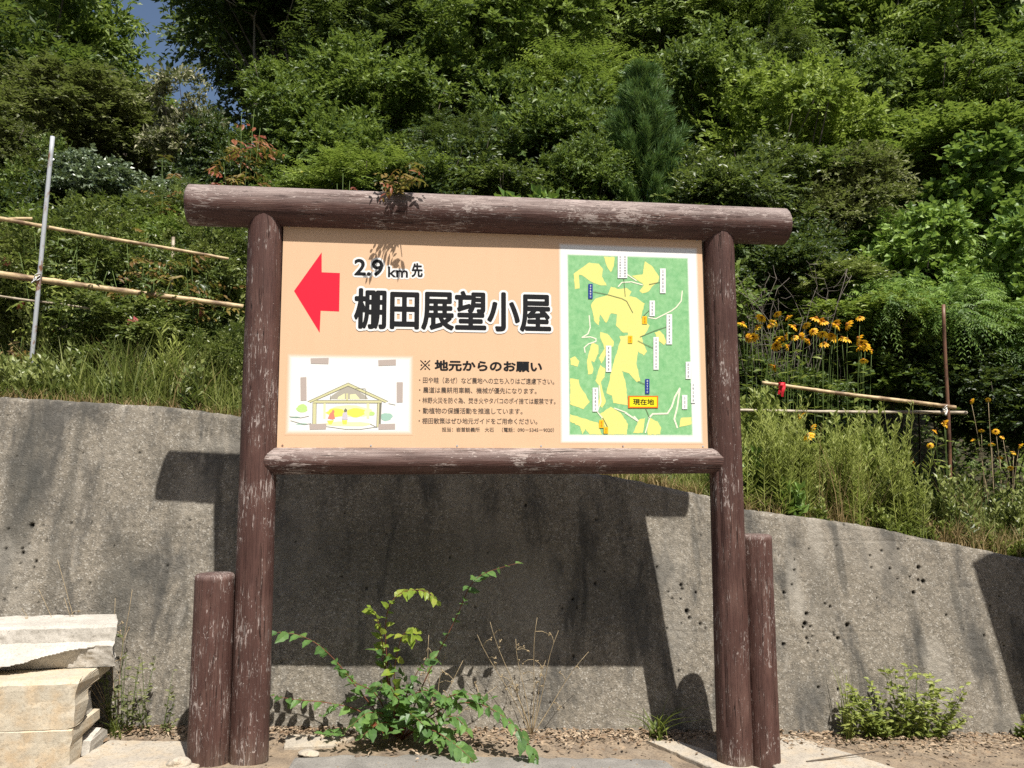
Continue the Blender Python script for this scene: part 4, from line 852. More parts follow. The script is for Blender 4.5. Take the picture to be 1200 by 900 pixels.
# dense back rows, one like the other
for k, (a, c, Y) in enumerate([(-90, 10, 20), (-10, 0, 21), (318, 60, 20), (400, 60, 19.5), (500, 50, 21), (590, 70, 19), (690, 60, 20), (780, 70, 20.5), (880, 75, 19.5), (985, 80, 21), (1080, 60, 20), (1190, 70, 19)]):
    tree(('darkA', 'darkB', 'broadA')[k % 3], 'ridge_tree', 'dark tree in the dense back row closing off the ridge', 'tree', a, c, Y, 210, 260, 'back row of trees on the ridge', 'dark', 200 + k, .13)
for k, (a, c, Y) in enumerate([(345, 130, 12.2), (420, 90, 13.2), (545, 110, 12.4), (670, 140, 12), (815, 140, 12.6), (860, 110, 13.4), (1000, 150, 12.5), (1190, 160, 12), (1080, 140, 13), (30, 130, 13.2), (150, 190, 12.4), (590, 60, 15)]):
    tree(('broadB', 'pinA', 'broadA', 'pinB')[k % 4], 'understorey_tree', _UL[k], 'tree', a, c, Y, 130 + 23 * (k * 5 % 6), 120 + 25 * (k * 7 % 5), 'understorey trees in the wood', ('mid', 'bright', 'mid', 'dark')[(k * 3) % 4], 300 + k, .08)
for k, (a, c, Y) in enumerate([(330, 240, 9.2), (430, 235, 9), (500, 245, 9.1), (590, 245, 9.1), (680, 240, 9.2), (700, 215, 9.8), (815, 240, 9.6), (860, 250, 9.2), (930, 230, 9.8), (60, 320, 8), (170, 345, 7.8), (200, 270, 8.8), (40, 240, 9.4), (1000, 390, 7.9), (1100, 430, 7.7), (960, 340, 8.2)]):
    tree(('shrub', 'pinB', 'shrub', 'broadB', 'shrubO')[k % 5], 'slope_shrub', _SL[k], 'shrub', a, c, Y, 105 + 17 * (k * 5 % 6), 80 + 20 * (k * 7 % 5), 'thicket shrubs at the foot of the wood', ('mid', 'rose', 'dark', 'bright')[(k * 7) % 4], 400 + k, .04)

# young pine: whorled branches with needle tufts
def pine(name, label, px_top, py_top, px_base, Y, halfw, seed, mat='pine', whorls=13, needle=.11):
    r = np.random.default_rng(seed); tp = at_y(px_top, py_top, Y); zg = float(terrain_z(tp[0], Y)) - .05; H = tp[2] - zg; root = empty(name, (tp[0], Y, zg)); g = Geo()
    g.add(*tube([(0, 0, 0), (.02, 0, H * .5), (0, 0, H)], [.05, .03, .008], 7)); lv = Leaves(); wd = halfw / FPX * ((tp - CO) @ CF)
    for k in range(whorls):
        t = .30 + .68 * k / (whorls - 1); z = H * t; L = wd * min(1, (1.06 - t) / .42) ** .7; nb = 10
        for j in range(nb):
            a = 2 * math.pi * (j + r.uniform(-.25, .25)) / nb + k; Lb = max(.08, L * r.uniform(.75, 1.12)); el = r.uniform(.3, .8) + .5 * t
            s_ = np.linspace(0, 1, 6)[:, None]; d = np.array([math.cos(a), math.sin(a), 0]); pth = np.array([0, 0, z]) + d * Lb * s_ + UP * (Lb * el * s_ ** 1.3); g.add(*tube(pth, np.linspace(.012, .003, 6), 4))
            nt = max(3, int(Lb / .06))
            for q in range(nt):
                s0 = .3 + .7 * q / nt; p = np.array([0, 0, z]) + d * Lb * s0 + UP * Lb * el * s0 ** 1.3
                m = 64; D = runit(r, m) * .75 + d * .7 + UP * .75; lv.add(np.repeat(p[None], m, 0) + .02 * r.normal(size=(m, 3)), D, runit(r, m), needle * r.uniform(.7, 1.1, m), np.full(m, .008), np.clip(.55 * r.random() + .45 * r.random(m), 0, 1))
    link('trunk', g.mesh('trunk', M['bark'], True), root); link('crown', lv.mesh('crown', F[mat]), root); return tag(root, label, 'tree', 'young conifers on the slope')
pine('pine_tree', 'young soft-needled pine standing behind the beam above the map', 752, 92, 755, 9.3, 52, 51, 'pine', 15, .14)
pine('pine_tree', 'small dark conifer half hidden behind the middle of the beam', 585, 150, 585, 9.9, 42, 52, 'pine', 9, .07)

# bare grey stems showing between the crowns
for k, (a, c0, c1, Y) in enumerate([(1052, -30, 60, 14.2), (668, -20, 70, 14.6), (350, 10, 95, 13.2), (520, -10, 100, 13.6), (903, 0, 90, 13.8), (1130, 10, 110, 12.6), (300, -20, 70, 13)]):
    tp = at_y(a, c0, Y); rr_ = np.random.default_rng(700 + k); zg = float(terrain_z(tp[0], Y)) - .05; H = tp[2] - zg; n = 10; t_ = np.linspace(0, 1, n)[:, None]
    g = Geo(); pth = np.array([0, 0, H]) * t_ + np.array([.35, .2, 0]) * (t_ - .5) * rr_.normal() + .06 * rr_.normal(size=(n, 3)) * np.array([1, 1, 0]); g.add(*tube(pth, np.linspace(.05, .012, n), 7)); lv = Leaves()
    for q in range(9):
        i_ = rr_.integers(4, n); d_ = norm(rr_.normal(size=3) * np.array([1, 1, .3]) + UP * .6); L_ = rr_.uniform(.5, 1.1); e_ = [pth[i_], pth[i_] + d_ * L_ * .5, pth[i_] + d_ * L_ + UP * .1]; g.add(*tube(e_, [.016, .010, .004], 5)); Q_ = np.array([pth[i_] + d_ * L_ * u for u in (.6, .8, 1.0)]); spray(lv, rr_, Q_, np.repeat(d_[None], 3, 0) + .4 * rr_.normal(size=(3, 3)), 7, np.full(3, .25), .12, .06)
    root = empty('thin_tree', (tp[0], Y, zg)); link('trunk', g.mesh('trunk', M['grey_bark'], True), root); link('crown', lv.mesh('crown', F['bright']), root); tag(root, 'thin pale-stemmed tree with few leaves standing between the dense crowns', 'tree', 'thin bare-stemmed trees in the wood')
def twig_tangle(px, py, Y, w, h, label, seed):
    rr_ = np.random.default_rng(seed); c = at_y(px, py, Y); zg = float(terrain_z(c[0], Y)) - .03; g = Geo(); root = (c[0], Y, zg); W_ = w / FPX * Y; top = c[2] + h / FPX * Y / 2 - zg
    for k in range(46):
        e_ = np.array([rr_.uniform(-.6, .6) * W_, rr_.uniform(-.45, .1), top * rr_.uniform(.55, .95)]); b_ = np.array([rr_.uniform(-.2, .2) * W_, 0, 0]); m_ = (e_ + b_) / 2 + .30 * rr_.normal(size=3) + UP * .35 * top; t_ = np.linspace(0, 1, 7)[:, None]; pth = (1 - t_) ** 2 * b_ + 2 * t_ * (1 - t_) * m_ + t_ ** 2 * e_; g.add(*tube(pth, np.linspace(.005, .0015, 7), 4))
        for q in range(5): i_ = rr_.integers(3, 7); d_ = norm(rr_.normal(size=3)) * rr_.uniform(.08, .25); g.add(*tube([pth[i_], pth[i_] + d_ * .6 + [0, 0, -.02], pth[i_] + d_], [.003, .002, .0015], 3, False))
    return tag(link('dead_shrub', g.mesh('dead_shrub', M['grey_bark'], True), None, root), label, 'dead shrub')
twig_tangle(910, 340, 7.6, 140, 80, 'tangle of bare grey twigs above the orange flowers by the beam end', 41)

# unseen trees behind the viewer, added to block sky light from the wall
for k in range(11):
    a = (k - 5) * 3.1; mesh, lobes, CS, rx, rz, sd, limbs = PROTO[('darkA', 'broadA', 'darkB')[k % 3]]; rr_ = np.random.default_rng(900 + k); Yb = -9.5 - 1.5 * (k % 2); root = empty('sky_block_tree', (a, Yb, float(ground_z(a)) - .05)); hc = 5.2 + .6 * (k % 3)
    o = link('crown', mesh, root, (0, 0, hc), (0, 0, rr_.uniform(0, 6))); s_ = 3.6 / rx; o.scale = (s_, s_, 4.6 / rz); t = link('trunk', trunk_mesh(rr_, -hc / (4.6 / rz), lobes, CS, .16 / s_, limbs=20), root, (0, 0, hc)); t.scale = (s_, s_, 4.6 / rz)
    tag(root, 'dark unseen tree in the row added across the road to block sky light', 'tree', 'unseen row of trees added to block sky light')

# undergrowth that covers the slope
r = np.random.default_rng(77); n = 15000
uy = 6.8 + 18 * r.random(n) ** 1.2; ux = (r.uniform(-.62, .95, n)) * (uy + 1.0); uz = terrain_z(ux, uy)
lv = Leaves(); Q = np.stack([ux, uy, uz + r.uniform(.0, .38, n) * (.6 + .5 * np.sin(ux * 2.3) * np.sin(uy * 1.9))], -1); T = r.normal(size=(n, 3)) * .7 + UP * .9
spray(lv, r, Q, T, 6, r.uniform(.15, .35, n), .085, .045)
tag(link('undergrowth', lv.mesh('undergrowth', F['mid'])), 'dense low green undergrowth covering the hillside', 'undergrowth', kind='stuff')
# ------------------------------------------------------------------ grass along the top of the wall
def blades(r, P, H, W, lean, seg=3):
    n = len(P); a = r.uniform(0, 6.28, n); d = np.stack([np.cos(a), np.sin(a), 0 * a], -1); b = r.uniform(0, 6.28, n); s_ = np.stack([np.cos(b), np.sin(b), 0 * b], -1); V = []
    for k in range(seg + 1):
        t = k / seg; c = P + UP * (H * t * (1 - .25 * lean * t))[:, None] + d * (H * lean * t * t)[:, None]; w = (W * (1 - t ** 1.5) + .0004)[:, None] * s_; V += [c - w, c + w]
    V = np.stack(V, 1); k = 2 * (seg + 1); Fq = np.array([[2 * i, 2 * i + 1, 2 * i + 3, 2 * i + 2] for i in range(seg)]); F_ = (np.arange(n)[:, None, None] * k + Fq[None]).reshape(-1, 4)
    return V.reshape(-1, 3), F_, np.repeat(np.clip(r.random(n), 0, 1), k)
class Blades:
    def __init__(s): s.V = []; s.F = []; s.R = []; s.n = 0
    def add(s, V, F_, R): s.V.append(V); s.F.append(F_ + s.n); s.R.append(R); s.n += len(V)
    def mesh(s, name, mat): return mesh_from(name, np.concatenate(s.V), np.concatenate(s.F), mat, False, {'rnd': np.concatenate(s.R)})
def edge_pts(r, n, x0, x1, d0, d1):
    x = r.uniform(x0, x1, n); zt = wall_top(x); y = wall_y(x, zt) + r.uniform(d0, d1, n); return x, y
def garden_z(x, y):
    zt = wall_top(x); return np.maximum(terrain_z(x, y), np.where(y < wall_y(x, zt) + WALL_T, zt, -9))
r = np.random.default_rng(21); gb = Blades()
def patch(n, x0, x1, d0, d1, h0, h1, w=.004, lean=.5, clump=0.0):
    x, y = edge_pts(r, n, x0, x1, d0, d1)
    if clump:
        cx, cy = edge_pts(r, int(n / 40) + 1, x0, x1, d0, d1); k = r.integers(0, len(cx), n); x = cx[k] + clump * r.normal(size=n); y = cy[k] + clump * r.normal(size=n)
    y = np.maximum(y, wall_y(x, wall_top(x)) + .10)
    P = np.stack([x, y, garden_z(x, y) - .01], -1); gb.add(*blades(r, P, r.uniform(h0, h1, n), r.uniform(.6, 1.2, n) * w, r.uniform(.1, 1, n) * lean))
patch(3200, -3.2, -.85, .16, .7, .06, .22, .0035, 1.0); patch(2600, -3.2, -.75, .2, .8, .12, .38, .004, .9, .06); patch(1200, -3.2, -.7, .5, 1.2, .25, .6, .004, .7, .07); patch(500, -2.2, -1.4, .25, .6, .35, .62, .005, .7, .06)
patch(3000, -.9, 2.4, .18, .8, .08, .28, .0035, .9); patch(3800, 2.2, 4.9, .3, 1.1, .15, .45, .004, .6, .08)
tag(link('grass', gb.mesh('grass', F['grass'])), 'green grass growing along the top of the retaining wall', 'grass', kind='stuff')
gb = Blades()
patch(1800, -3.2, -.7, .13, .3, .04, .12, .003, 1.2); patch(2000, .9, 2.5, .14, .4, .05, .16, .003, 1.3, .05); patch(1800, 2.3, 4.9, .16, .5, .05, .2, .003, 1.1, .04); patch(1900, 3.9, 4.9, .14, .5, .08, .28, .003, 1.0, .06)
patch(420, 2.4, 4.8, .25, .8, .3, .75, .0025, .6, .10); patch(260, -3.1, -.9, .3, .9, .25, .6, .0025, .7, .1)
tag(link('dry_grass', gb.mesh('dry_grass', F['drygrass'])), 'straw-coloured dry grass at the wall edge', 'grass', kind='stuff')

# tall feathery weeds: upright stems with whorls of narrow leaves
def tall_weeds(r, n, x0, x1, d0, d1, h0, h1, mat, name, label, leaf=.075, lw=.006, per=46, cone=.5):
    nc = max(3, n // 13); cx, cy = edge_pts(r, nc, x0, x1, d0, d1); ch = r.uniform(h0, h1, nc); ci = r.integers(0, nc, n); x = cx[ci] + .055 * r.normal(size=n); y = np.maximum(cy[ci] + .05 * r.normal(size=n), wall_y(x, wall_top(x)) + .15); z = garden_z(x, y) - .02; lv = Leaves(); g = Geo()
    for k in range(n):
        h = ch[ci[k]] * r.uniform(.55, 1.05); ln = .12 * r.normal(size=2); t = np.sort(r.uniform(.02, 1, per)); b = np.array([x[k], y[k], z[k]]); P = b + np.stack([ln[0] * t * t * h, ln[1] * t * t * h, h * t], -1); a = r.uniform(0, 6.28, per)
        D = np.stack([np.cos(a), np.sin(a), np.full(per, .55) + .9 * t], -1); s_ = (1.15 - cone * t); lv.add(P, D, SUNV + .45 * r.normal(size=(per, 3)), leaf * s_ * r.uniform(.7, 1.2, per), lw * np.ones(per), np.clip(.45 + .35 * t + .22 * r.normal(size=per), 0, 1))
        g.add(*tube([b, b + [ln[0] * h * .25, ln[1] * h * .25, h * .5], b + [ln[0] * h, ln[1] * h, h]], [.004, .003, .001], 3, False))
    V, F_, R = lv.arrays(0); gm = np.concatenate(g.V); Vt = np.concatenate([V, gm]); Ft = [tuple(f) for f in F_] + [tuple(i + len(V) for i in f) for f in g.F]
    m = mesh_from(name, Vt, Ft, F[mat], False, {'rnd': np.concatenate([R, np.full(len(gm), .5)])}); return tag(link(name, m), label, 'weeds', kind='stuff')
r = np.random.default_rng(31)
tall_weeds(r, 330, 2.62, 3.72, .2, .75, .35, 1.0, 'weed', 'tall_weed_bed', 'bed of tall feathery green weeds on the wall beside the rusty pole', .08, .008, 64)
tall_weeds(r, 70, 2.2, 2.7, .3, .9, .35, .75, 'weed', 'tall_weed_bed', 'leafy green weeds under the orange flowers', .10, .014, 40)
tall_weeds(r, 60, 2.25, 2.85, .16, .45, .15, .5, 'kudzu', 'tall_weed_bed', 'broad-leaved weeds at the wall edge beside the log post on the map side', .115, .05, 18)
tall_weeds(r, 70, 2.7, 3.9, .2, .5, .15, .42, 'olive', 'tall_weed_bed', 'dull olive weeds at the foot of the tall feathery weeds', .07, .022, 26)
tall_weeds(r, 240, -3.0, -.9, .17, .9, .12, .5, 'rose', 'tall_weed_bed', 'low leafy green weeds mixed into the grass under the rose bushes', .075, .03, 26)
tall_weeds(r, 60, -2.0, -1.3, .35, .9, .3, .62, 'weed', 'tall_weed_bed', 'bright green weeds among the grass below the bamboo rail', .13, .010, 30)
tall_weeds(r, 210, 3.65, 4.75, .25, .9, .3, .72, 'rose', 'tall_weed_bed', 'tangle of fading leafy stalks on the lowest stretch of wall', .075, .024, 34)

tall_weeds(r, 210, 2.7, 4.1, .8, 1.4, .55, 1.15, 'weed', 'tall_weed_bed', 'leafy green growth under and around the orange coneflowers', .10, .034, 40)
tall_weeds(r, 120, 2.3, 4.8, .14, .3, .06, .24, 'weed', 'tall_weed_bed', 'low weeds spilling over the edge of the wall under the rusty pole', .05, .02, 26)
tall_weeds(r, 120, -3.0, -.7, .9, 1.5, .4, .95, 'rose', 'tall_weed_bed', 'tangled leafy weeds growing through the bamboo rails', .08, .03, 34)

# ------------------------------------------------------------------ plants with stems, leaves and flowers
def petal_mesh(name, n, L, W, droop, mat, seed, layers=1):
    r = np.random.default_rng(seed); lv = Leaves()
    for q in range(layers):
        a = np.arange(n) * 2 * math.pi / n + .1 * r.normal(size=n) + q * .3; D = np.stack([np.cos(a), np.sin(a), np.full(n, -droop + .45 * q)], -1); lv.add(np.stack([np.cos(a), np.sin(a), 0 * a + .3 * q], -1) * .008, D, np.repeat(UP[None], n, 0), np.full(n, L * (1 - .22 * q)), np.full(n, W), r.random(n))
    return lv.mesh(name, mat, 1)
M['petal'] = mat_leaf('orange_petal', (.74, .32, .008), (.82, .44, .012), (.85, .55, .03), .5, .2, .3, 6)
M['cone'] = mat_plain('flower_cone', (.30, .12, .015), .8, .2, .3, 300)
M['rosepetal'] = mat_leaf('rose_petal', (.46, .07, .09), (.62, .16, .17), (.70, .30, .24), .5, .25, .3, 6)
FL = petal_mesh('flower', 11, .046, .026, .35, M['petal'], 1); RF = petal_mesh('flower', 9, .045, .04, -.6, M['rosepetal'], 2, 3)
def cone_mesh():
    g = Geo(); rr = [(.013, -.004), (.015, .004), (.010, .013), (.002, .016)]; V = []; F_ = []
    for (q, z) in rr:
        for j in range(8): V.append((q * math.cos(j * math.pi / 4), q * math.sin(j * math.pi / 4), z))
    for i in range(3):
        for j in range(8): F_.append((i * 8 + j, i * 8 + (j + 1) % 8, i * 8 + 8 + (j + 1) % 8, i * 8 + 8 + j))
    return g.add(V, F_).mesh('flower_centre', M['cone'], True)
CONE = cone_mesh()
def flower_plant(name, label, group, heads, Y, base_px, seed, flower, center=True, scale=1.0, stem='stem_green', leafmat='weed', nleaf=9, leafL=.10, leafW=.03, bushes=0):
    r = np.random.default_rng(seed); hp = [at_y(a, c, Y + r.uniform(-.15, .15)) for a, c in heads]; bx = np.mean([p[0] for p in hp]) if base_px is None else at_y(base_px, 450, Y)[0]; bz = float(garden_z(np.array(bx), np.array(Y))) - .02
    root = empty(name, (bx, Y, bz)); o = np.array([bx, Y, bz]); g = Geo(); lv = Leaves()
    for p in hp:
        e = p - o; b = np.array([e[0] * .35 + .03 * r.normal(), e[1] * .4 + .03 * r.normal(), 0]); t = np.linspace(0, 1, 7)[:, None]; c = np.array([b[0] * .8 + e[0] * .3, b[1], e[2] * .6])
        pth = (1 - t) ** 2 * b + 2 * t * (1 - t) * c + t ** 2 * e; g.add(*tube(pth, np.linspace(.004, .002, 7), 4))
        k = r.integers(1, 6, nleaf); a = r.uniform(0, 6.28, nleaf); lv.add(pth[k], np.stack([np.cos(a), np.sin(a), r.uniform(-.2, .5, nleaf)], -1), UP + .3 * r.normal(size=(nleaf, 3)), leafL * r.uniform(.6, 1.1, nleaf), leafW * r.uniform(.7, 1.1, nleaf), r.random(nleaf))
        f = link('flower', flower, root, e, (r.normal() * .3 + .8, r.normal() * .3, r.uniform(0, 6.28))); s_ = scale * r.uniform(.8, 1.15); f.scale = (s_, s_, s_)
        if center: link('flower_centre', CONE, f)
    link('stems', g.mesh('stems', M[stem], True), root); link('foliage', lv.mesh('foliage', F[leafmat], 1), root); return tag(root, label, 'flowers', group)
zF = lambda a, c: (840 + a / 2.37, 280 + c / 2.37)
heads = [zF(*p) for p in [(72, 235), (112, 243), (125, 217), (167, 207), (198, 216), (150, 238), (160, 230), (215, 243), (247, 238), (276, 220), (298, 230), (288, 226), (334, 240), (330, 233), (363, 237), (398, 218), (168, 276), (192, 270), (180, 274), (164, 295), (216, 272), (233, 270), (253, 282), (268, 255), (293, 262), (298, 290), (322, 274), (318, 268), (347, 274), (360, 278), (393, 275), (402, 286), (398, 300), (412, 296), (430, 310), (407, 336), (85, 275), (196, 298), (160, 355), (100, 272)]]
GF = 'orange coneflowers above the wall'
heads.sort(); q = len(heads) // 4
for k, (a, lb) in enumerate([(875, 'orange coneflowers close to the log post on the map side'), (915, 'tallest cluster of orange coneflowers beside the red ribbon'), (955, 'dense cluster of orange coneflowers above the bamboo rail'), (995, 'leaning orange coneflowers at the outer side of the flower bed')]):
    flower_plant('coneflower_plant', lb, GF, heads[k * q:(k + 1) * q], 6.75, a, 60 + k, FL)
flower_plant('coneflower_plant', 'low orange coneflowers below the bamboo rails', GF, [zF(231, 492), zF(264, 524), zF(253, 545)], 5.98, 945, 66, FL, leafL=.16, leafW=.08, nleaf=7)
flower_plant('coneflower_plant', 'faded orange coneflowers around the foot of the rusty pole', GF, [zF(632, 508), (1096, 505), (1090, 522), (1070, 542), (1108, 497)], 6.3, 1098, 67, FL, True, .7)
flower_plant('coneflower_plant', 'withered brownish coneflowers on yellow stalks beyond the rusty pole', GF, [(1150, 504), (1162, 520), (1175, 512), (1188, 530), (1172, 536), (1140, 515), (1184, 548), (1158, 468), (1138, 470), (1195, 522), (1167, 505)], 6.3, 1165, 68, FL, True, .6, 'dry', 'rose')
GR = 'rose bushes behind the bamboo rails'
def rose_bush(label, px, py, Y, w, h, blooms, seed):
    mesh, lobes, CS, rx, rz, sd, limbs = PROTO['rosebush']; c = at_y(px, py, Y); zg = float(garden_z(np.array(c[0]), np.array(Y))) - .03; root = empty('rose_bush', (c[0], Y, zg)); dep = (c - CO) @ CF
    s_ = w / FPX * dep / 2 / rx; sz = h / FPX * dep / 2 / rz; r = np.random.default_rng(seed); o = link('foliage', mesh, root, (0, 0, c[2] - zg), (0, 0, r.uniform(0, 6))); o.scale = (s_, s_, sz)
    t = link('stems', trunk_mesh(r, -(c[2] - zg) / sz, lobes, CS, .02 / s_, 'stems', M['stem_green'], 18), root, (0, 0, c[2] - zg)); t.scale = (s_, s_, sz)
    for a, b in blooms:
        p = at_y(a, b, Y - w / FPX * dep * .42); f = link('flower', RF, root, p - np.array([c[0], Y, zg]), (r.uniform(.5, 1.2), r.normal() * .3, r.uniform(0, 6)))
    return tag(root, label, 'rose bush', GR)
proto('rosebush', 14, .8, .7, 12, 36, 11, fn_spray(7, .15, .055, .036), 'rose', 16)
rose_bush('rose bush with pink blooms beside the galvanised pipe', 30, 345, 7.0, 150, 140, [(4, 307), (27, 359), (49, 390)], 1)
rose_bush('leafy rose bush between the two bamboo rails', 130, 330, 7.1, 150, 150, [(60, 388)], 2)
rose_bush('rose bush with pink and orange blooms next to the log post on the arrow side', 225, 375, 7.0, 150, 150, [(196, 390), (238, 368), (218, 391), (200, 419)], 3)
rose_bush('low rose bush in the grass under the bamboo rail', 150, 405, 6.7, 170, 110, [(157, 378)], 4)
rose_bush('dark low rose bush at the wall edge beside the log post on the arrow side', 262, 440, 6.3, 90, 100, [], 6)
rose_bush('rose bush under the beam end beside the wooden stake', 265, 320, 7.3, 110, 130, [], 5)

# upright red-tipped nandina behind the fence and a seedling rooted in the log beam
def small_shrub(name, label, cat, base, tips, mats, r, pairs=4, frond=.16, L=.05, W=.018, nf=6, stem='stem_red', group=None, split=.6):
    root = empty(name, base); g = Geo(); lvs = [Leaves(), Leaves()]; base = np.asarray(base, float)
    for tp in tips:
        e = np.asarray(tp) - base; t = np.linspace(0, 1, 6)[:, None]; c = e * np.array([.35, .35, .6]); pth = 2 * t * (1 - t) * c + t ** 2 * e; g.add(*tube(pth, np.linspace(.006, .002, 6), 4)); hgt = np.linspace(0, 1, 6)
        for k in range(nf):
            u = r.uniform(.3, 1); p = np.array([np.interp(u, hgt, pth[:, i]) for i in range(3)]); a = r.uniform(0, 6.28); D = np.array([[math.cos(a), math.sin(a), r.uniform(.1, .8)]])
            pinnate(lvs[1 if u > split else 0], r, p[None], D, pairs, np.array([frond * r.uniform(.6, 1.1)]), L, W, .4, .2)
    link('stems', g.mesh('stems', M[stem], True), root)
    for lv, m in zip(lvs, mats):
        if lv.P: link('foliage', lv.mesh('foliage', F[m], 1), root)
    return tag(root, label, cat, group)
r = np.random.default_rng(91)
def on_hill(px, py, Y): p = at_y(px, py, Y); return (p[0], Y, float(terrain_z(p[0], Y)) - .03)
small_shrub('nandina_shrub', 'upright shrub with bronze leaves and red tips above the beam end', 'shrub', on_hill(285, 200, 8.2), [at_y(a, c, 8.2 + r.uniform(-.15, .15)) for a, c in [(283, 132), (298, 128), (268, 160), (305, 150), (290, 170), (262, 190)]], ('bronze', 'red'), r, 4, .26, .11, .038, 12, 'stem_green', split=.85)
small_shrub('nandina_shrub', 'slim reddish shrub beside the ivy mound behind the pipe', 'shrub', on_hill(195, 250, 8.2), [at_y(a, c, 8.2) for a, c in [(190, 185), (200, 205), (208, 225), (190, 230)]], ('bronze', 'bronze'), r, 4, .24, .10, .034, 10, 'stem_green')
small_shrub('nandina_shrub', 'small red-leaved shrub peeping over the beam on the arrow side of the seedling', 'shrub', on_hill(402, 235, 7.6), [at_y(a, c, 7.6) for a, c in [(402, 203), (395, 215), (410, 212)]], ('red', 'red'), r, 3, .18, .08, .03, 8, 'stem_green')
for a, c, lb, mt in [(165, 290, 'bronze-tipped shrub pushing through the thin bamboo rail', ('rose', 'bronze')), (95, 300, 'yellowish leafy shoots between the galvanised pipe and the roses', ('rose', 'rose')), (232, 318, 'leafy shoots with bronze tips beside the short wooden stake', ('rose', 'bronze')), (20, 412, 'brownish withered shrub at the foot of the galvanised pipe', ('bronze', 'drygrass')), (185, 345, 'arching green shoots below the thick bamboo rail', ('weed', 'rose')), (60, 275, 'tangle of leafy shoots behind the bamboo stub', ('weed', 'rose'))]:
    Yq = 6.55; small_shrub('garden_shrub', lb, 'shrub', on_hill(a, c, Yq), [at_y(a + dx + r.uniform(-9, 9), c + dy, Yq + r.uniform(-.2, .2)) for dx, dy in [(-34, 22), (-18, -4), (0, -18), (16, 2), (34, 18), (8, 30), (-10, 34), (26, 40)]], mt, r, 4, .2, .075, .030, 9, 'stem_green', split=.8)
bs = (at_y(466, 240, SIGN_Y)[0], SIGN_Y - .05, BEAM_Z + .098)
def on_beam(a, c): return at_y(a, c, SIGN_Y - .05 - r.uniform(.08, .22))
small_shrub('seedling', 'small bronze and red leaved seedling growing out of the top of the log beam', 'seedling', bs, [on_beam(a, c) for a, c in [(455, 205), (470, 196), (488, 188), (448, 218), (490, 205), (462, 222)]], ('bronze', 'red'), r, 3, .11, .055, .022, 5, 'stem_green', split=.94)

# ------------------------------------------------------------------ poles, rails, stakes
def pole(name, label, cat, a, b, r0, r1, mat, group=None, nodes=0, bend=0.0, seed=0):
    a = np.array(a); b = np.array(b); L = np.linalg.norm(b - a); r = np.random.default_rng(seed); n = 60 if nodes else 16; t = np.linspace(0, 1, n); rad = np.interp(t, [0, 1], [r0, r1])
    path = np.stack([bend * np.sin(math.pi * t) + .004 * np.sin(t * 9 + seed), .003 * np.cos(t * 7), L * t], -1)
    if nodes:
        for q in (np.arange(nodes) + r.uniform(.2, .8)) / nodes: rad = rad * (1 + .16 * np.exp(-((t - q) / (.5 / n)) ** 2))
    V, F_ = tube(path, rad, 12); o = link(name, mesh_from(name, V, F_, mat, True), None, a); o.rotation_euler = Vector(b - a).to_track_quat('Z', 'Y').to_euler(); return tag(o, label, cat, group)
def ground_foot(px, py_any, Y): p = at_y(px, py_any, Y); return np.array([p[0], Y, float(garden_z(np.array(p[0]), np.array(Y))) - .12])
YF_ = 6.2
pt = at_y(62, 160, YF_); pb = at_y(38, 408, YF_); d = (pb - pt) / (pt[2] - pb[2]); zf = float(garden_z(np.array(pb[0]), np.array(YF_))) - .1; pb2 = pt + d * (pt[2] - zf)
pole('metal_pipe', 'thin galvanised steel pipe with rust spots standing in the grass', 'pipe', pb2, pt, .0155, .0155, M['steel'])
GB = 'bamboo rails of the garden fences'
pole('bamboo_rail', 'thick dry bamboo rail tied to the galvanised pipe, lower of the long pair', 'bamboo pole', at_y(-90, 309, YF_ - .05), at_y(285, 360, YF_ + .25), .026, .020, M['bamboo'], GB, 9, 0, 1)
pole('bamboo_rail', 'thin dry bamboo rail leaning behind the galvanised pipe, upper of the long pair', 'bamboo pole', at_y(-90, 240, YF_ + .12), at_y(268, 304, YF_ + .3), .017, .012, M['bamboo'], GB, 9, 0, 2)
pole('bamboo_rail', 'short pale bamboo stub beside the galvanised pipe', 'bamboo pole', at_y(-60, 258, YF_ + .2), at_y(38, 257, YF_ + .3), .014, .014, M['bamboo'], GB, 4, 0, 3)
pole('bamboo_rail', 'thin weathered bamboo cane low among the roses', 'bamboo pole', at_y(-60, 338, YF_ + .2), at_y(105, 362, YF_ + .2), .010, .008, M['bamboo_grey'], GB, 6, 0, 4)
pole('wooden_stake', 'short grey wooden stake standing among the rose bushes', 'stake', ground_foot(201, 330, 6.9), at_y(203, 278, 6.9), .016, .013, M['bamboo_grey'])
YR = 6.35
pole('rusty_pole', 'thin rusty brown steel pole standing in the weeds', 'pole', ground_foot(1107, 500, YR), at_y(1106, 357, YR), .0145, .0145, M['rust'])
pole('bamboo_rail', 'pale bamboo rail tied to the rusty pole, upper of the two', 'bamboo pole', at_y(893, 449, YR + .15), at_y(1120, 478, YR - .02), .0155, .018, M['bamboo'], GB, 6, 0, 5)
pole('bamboo_rail', 'grey bamboo rail behind the rusty pole, lower of the two', 'bamboo pole', at_y(850, 481, YR + .12), at_y(1133, 484, YR + .05), .013, .015, M['bamboo_grey'], GB, 6, 0, 6)
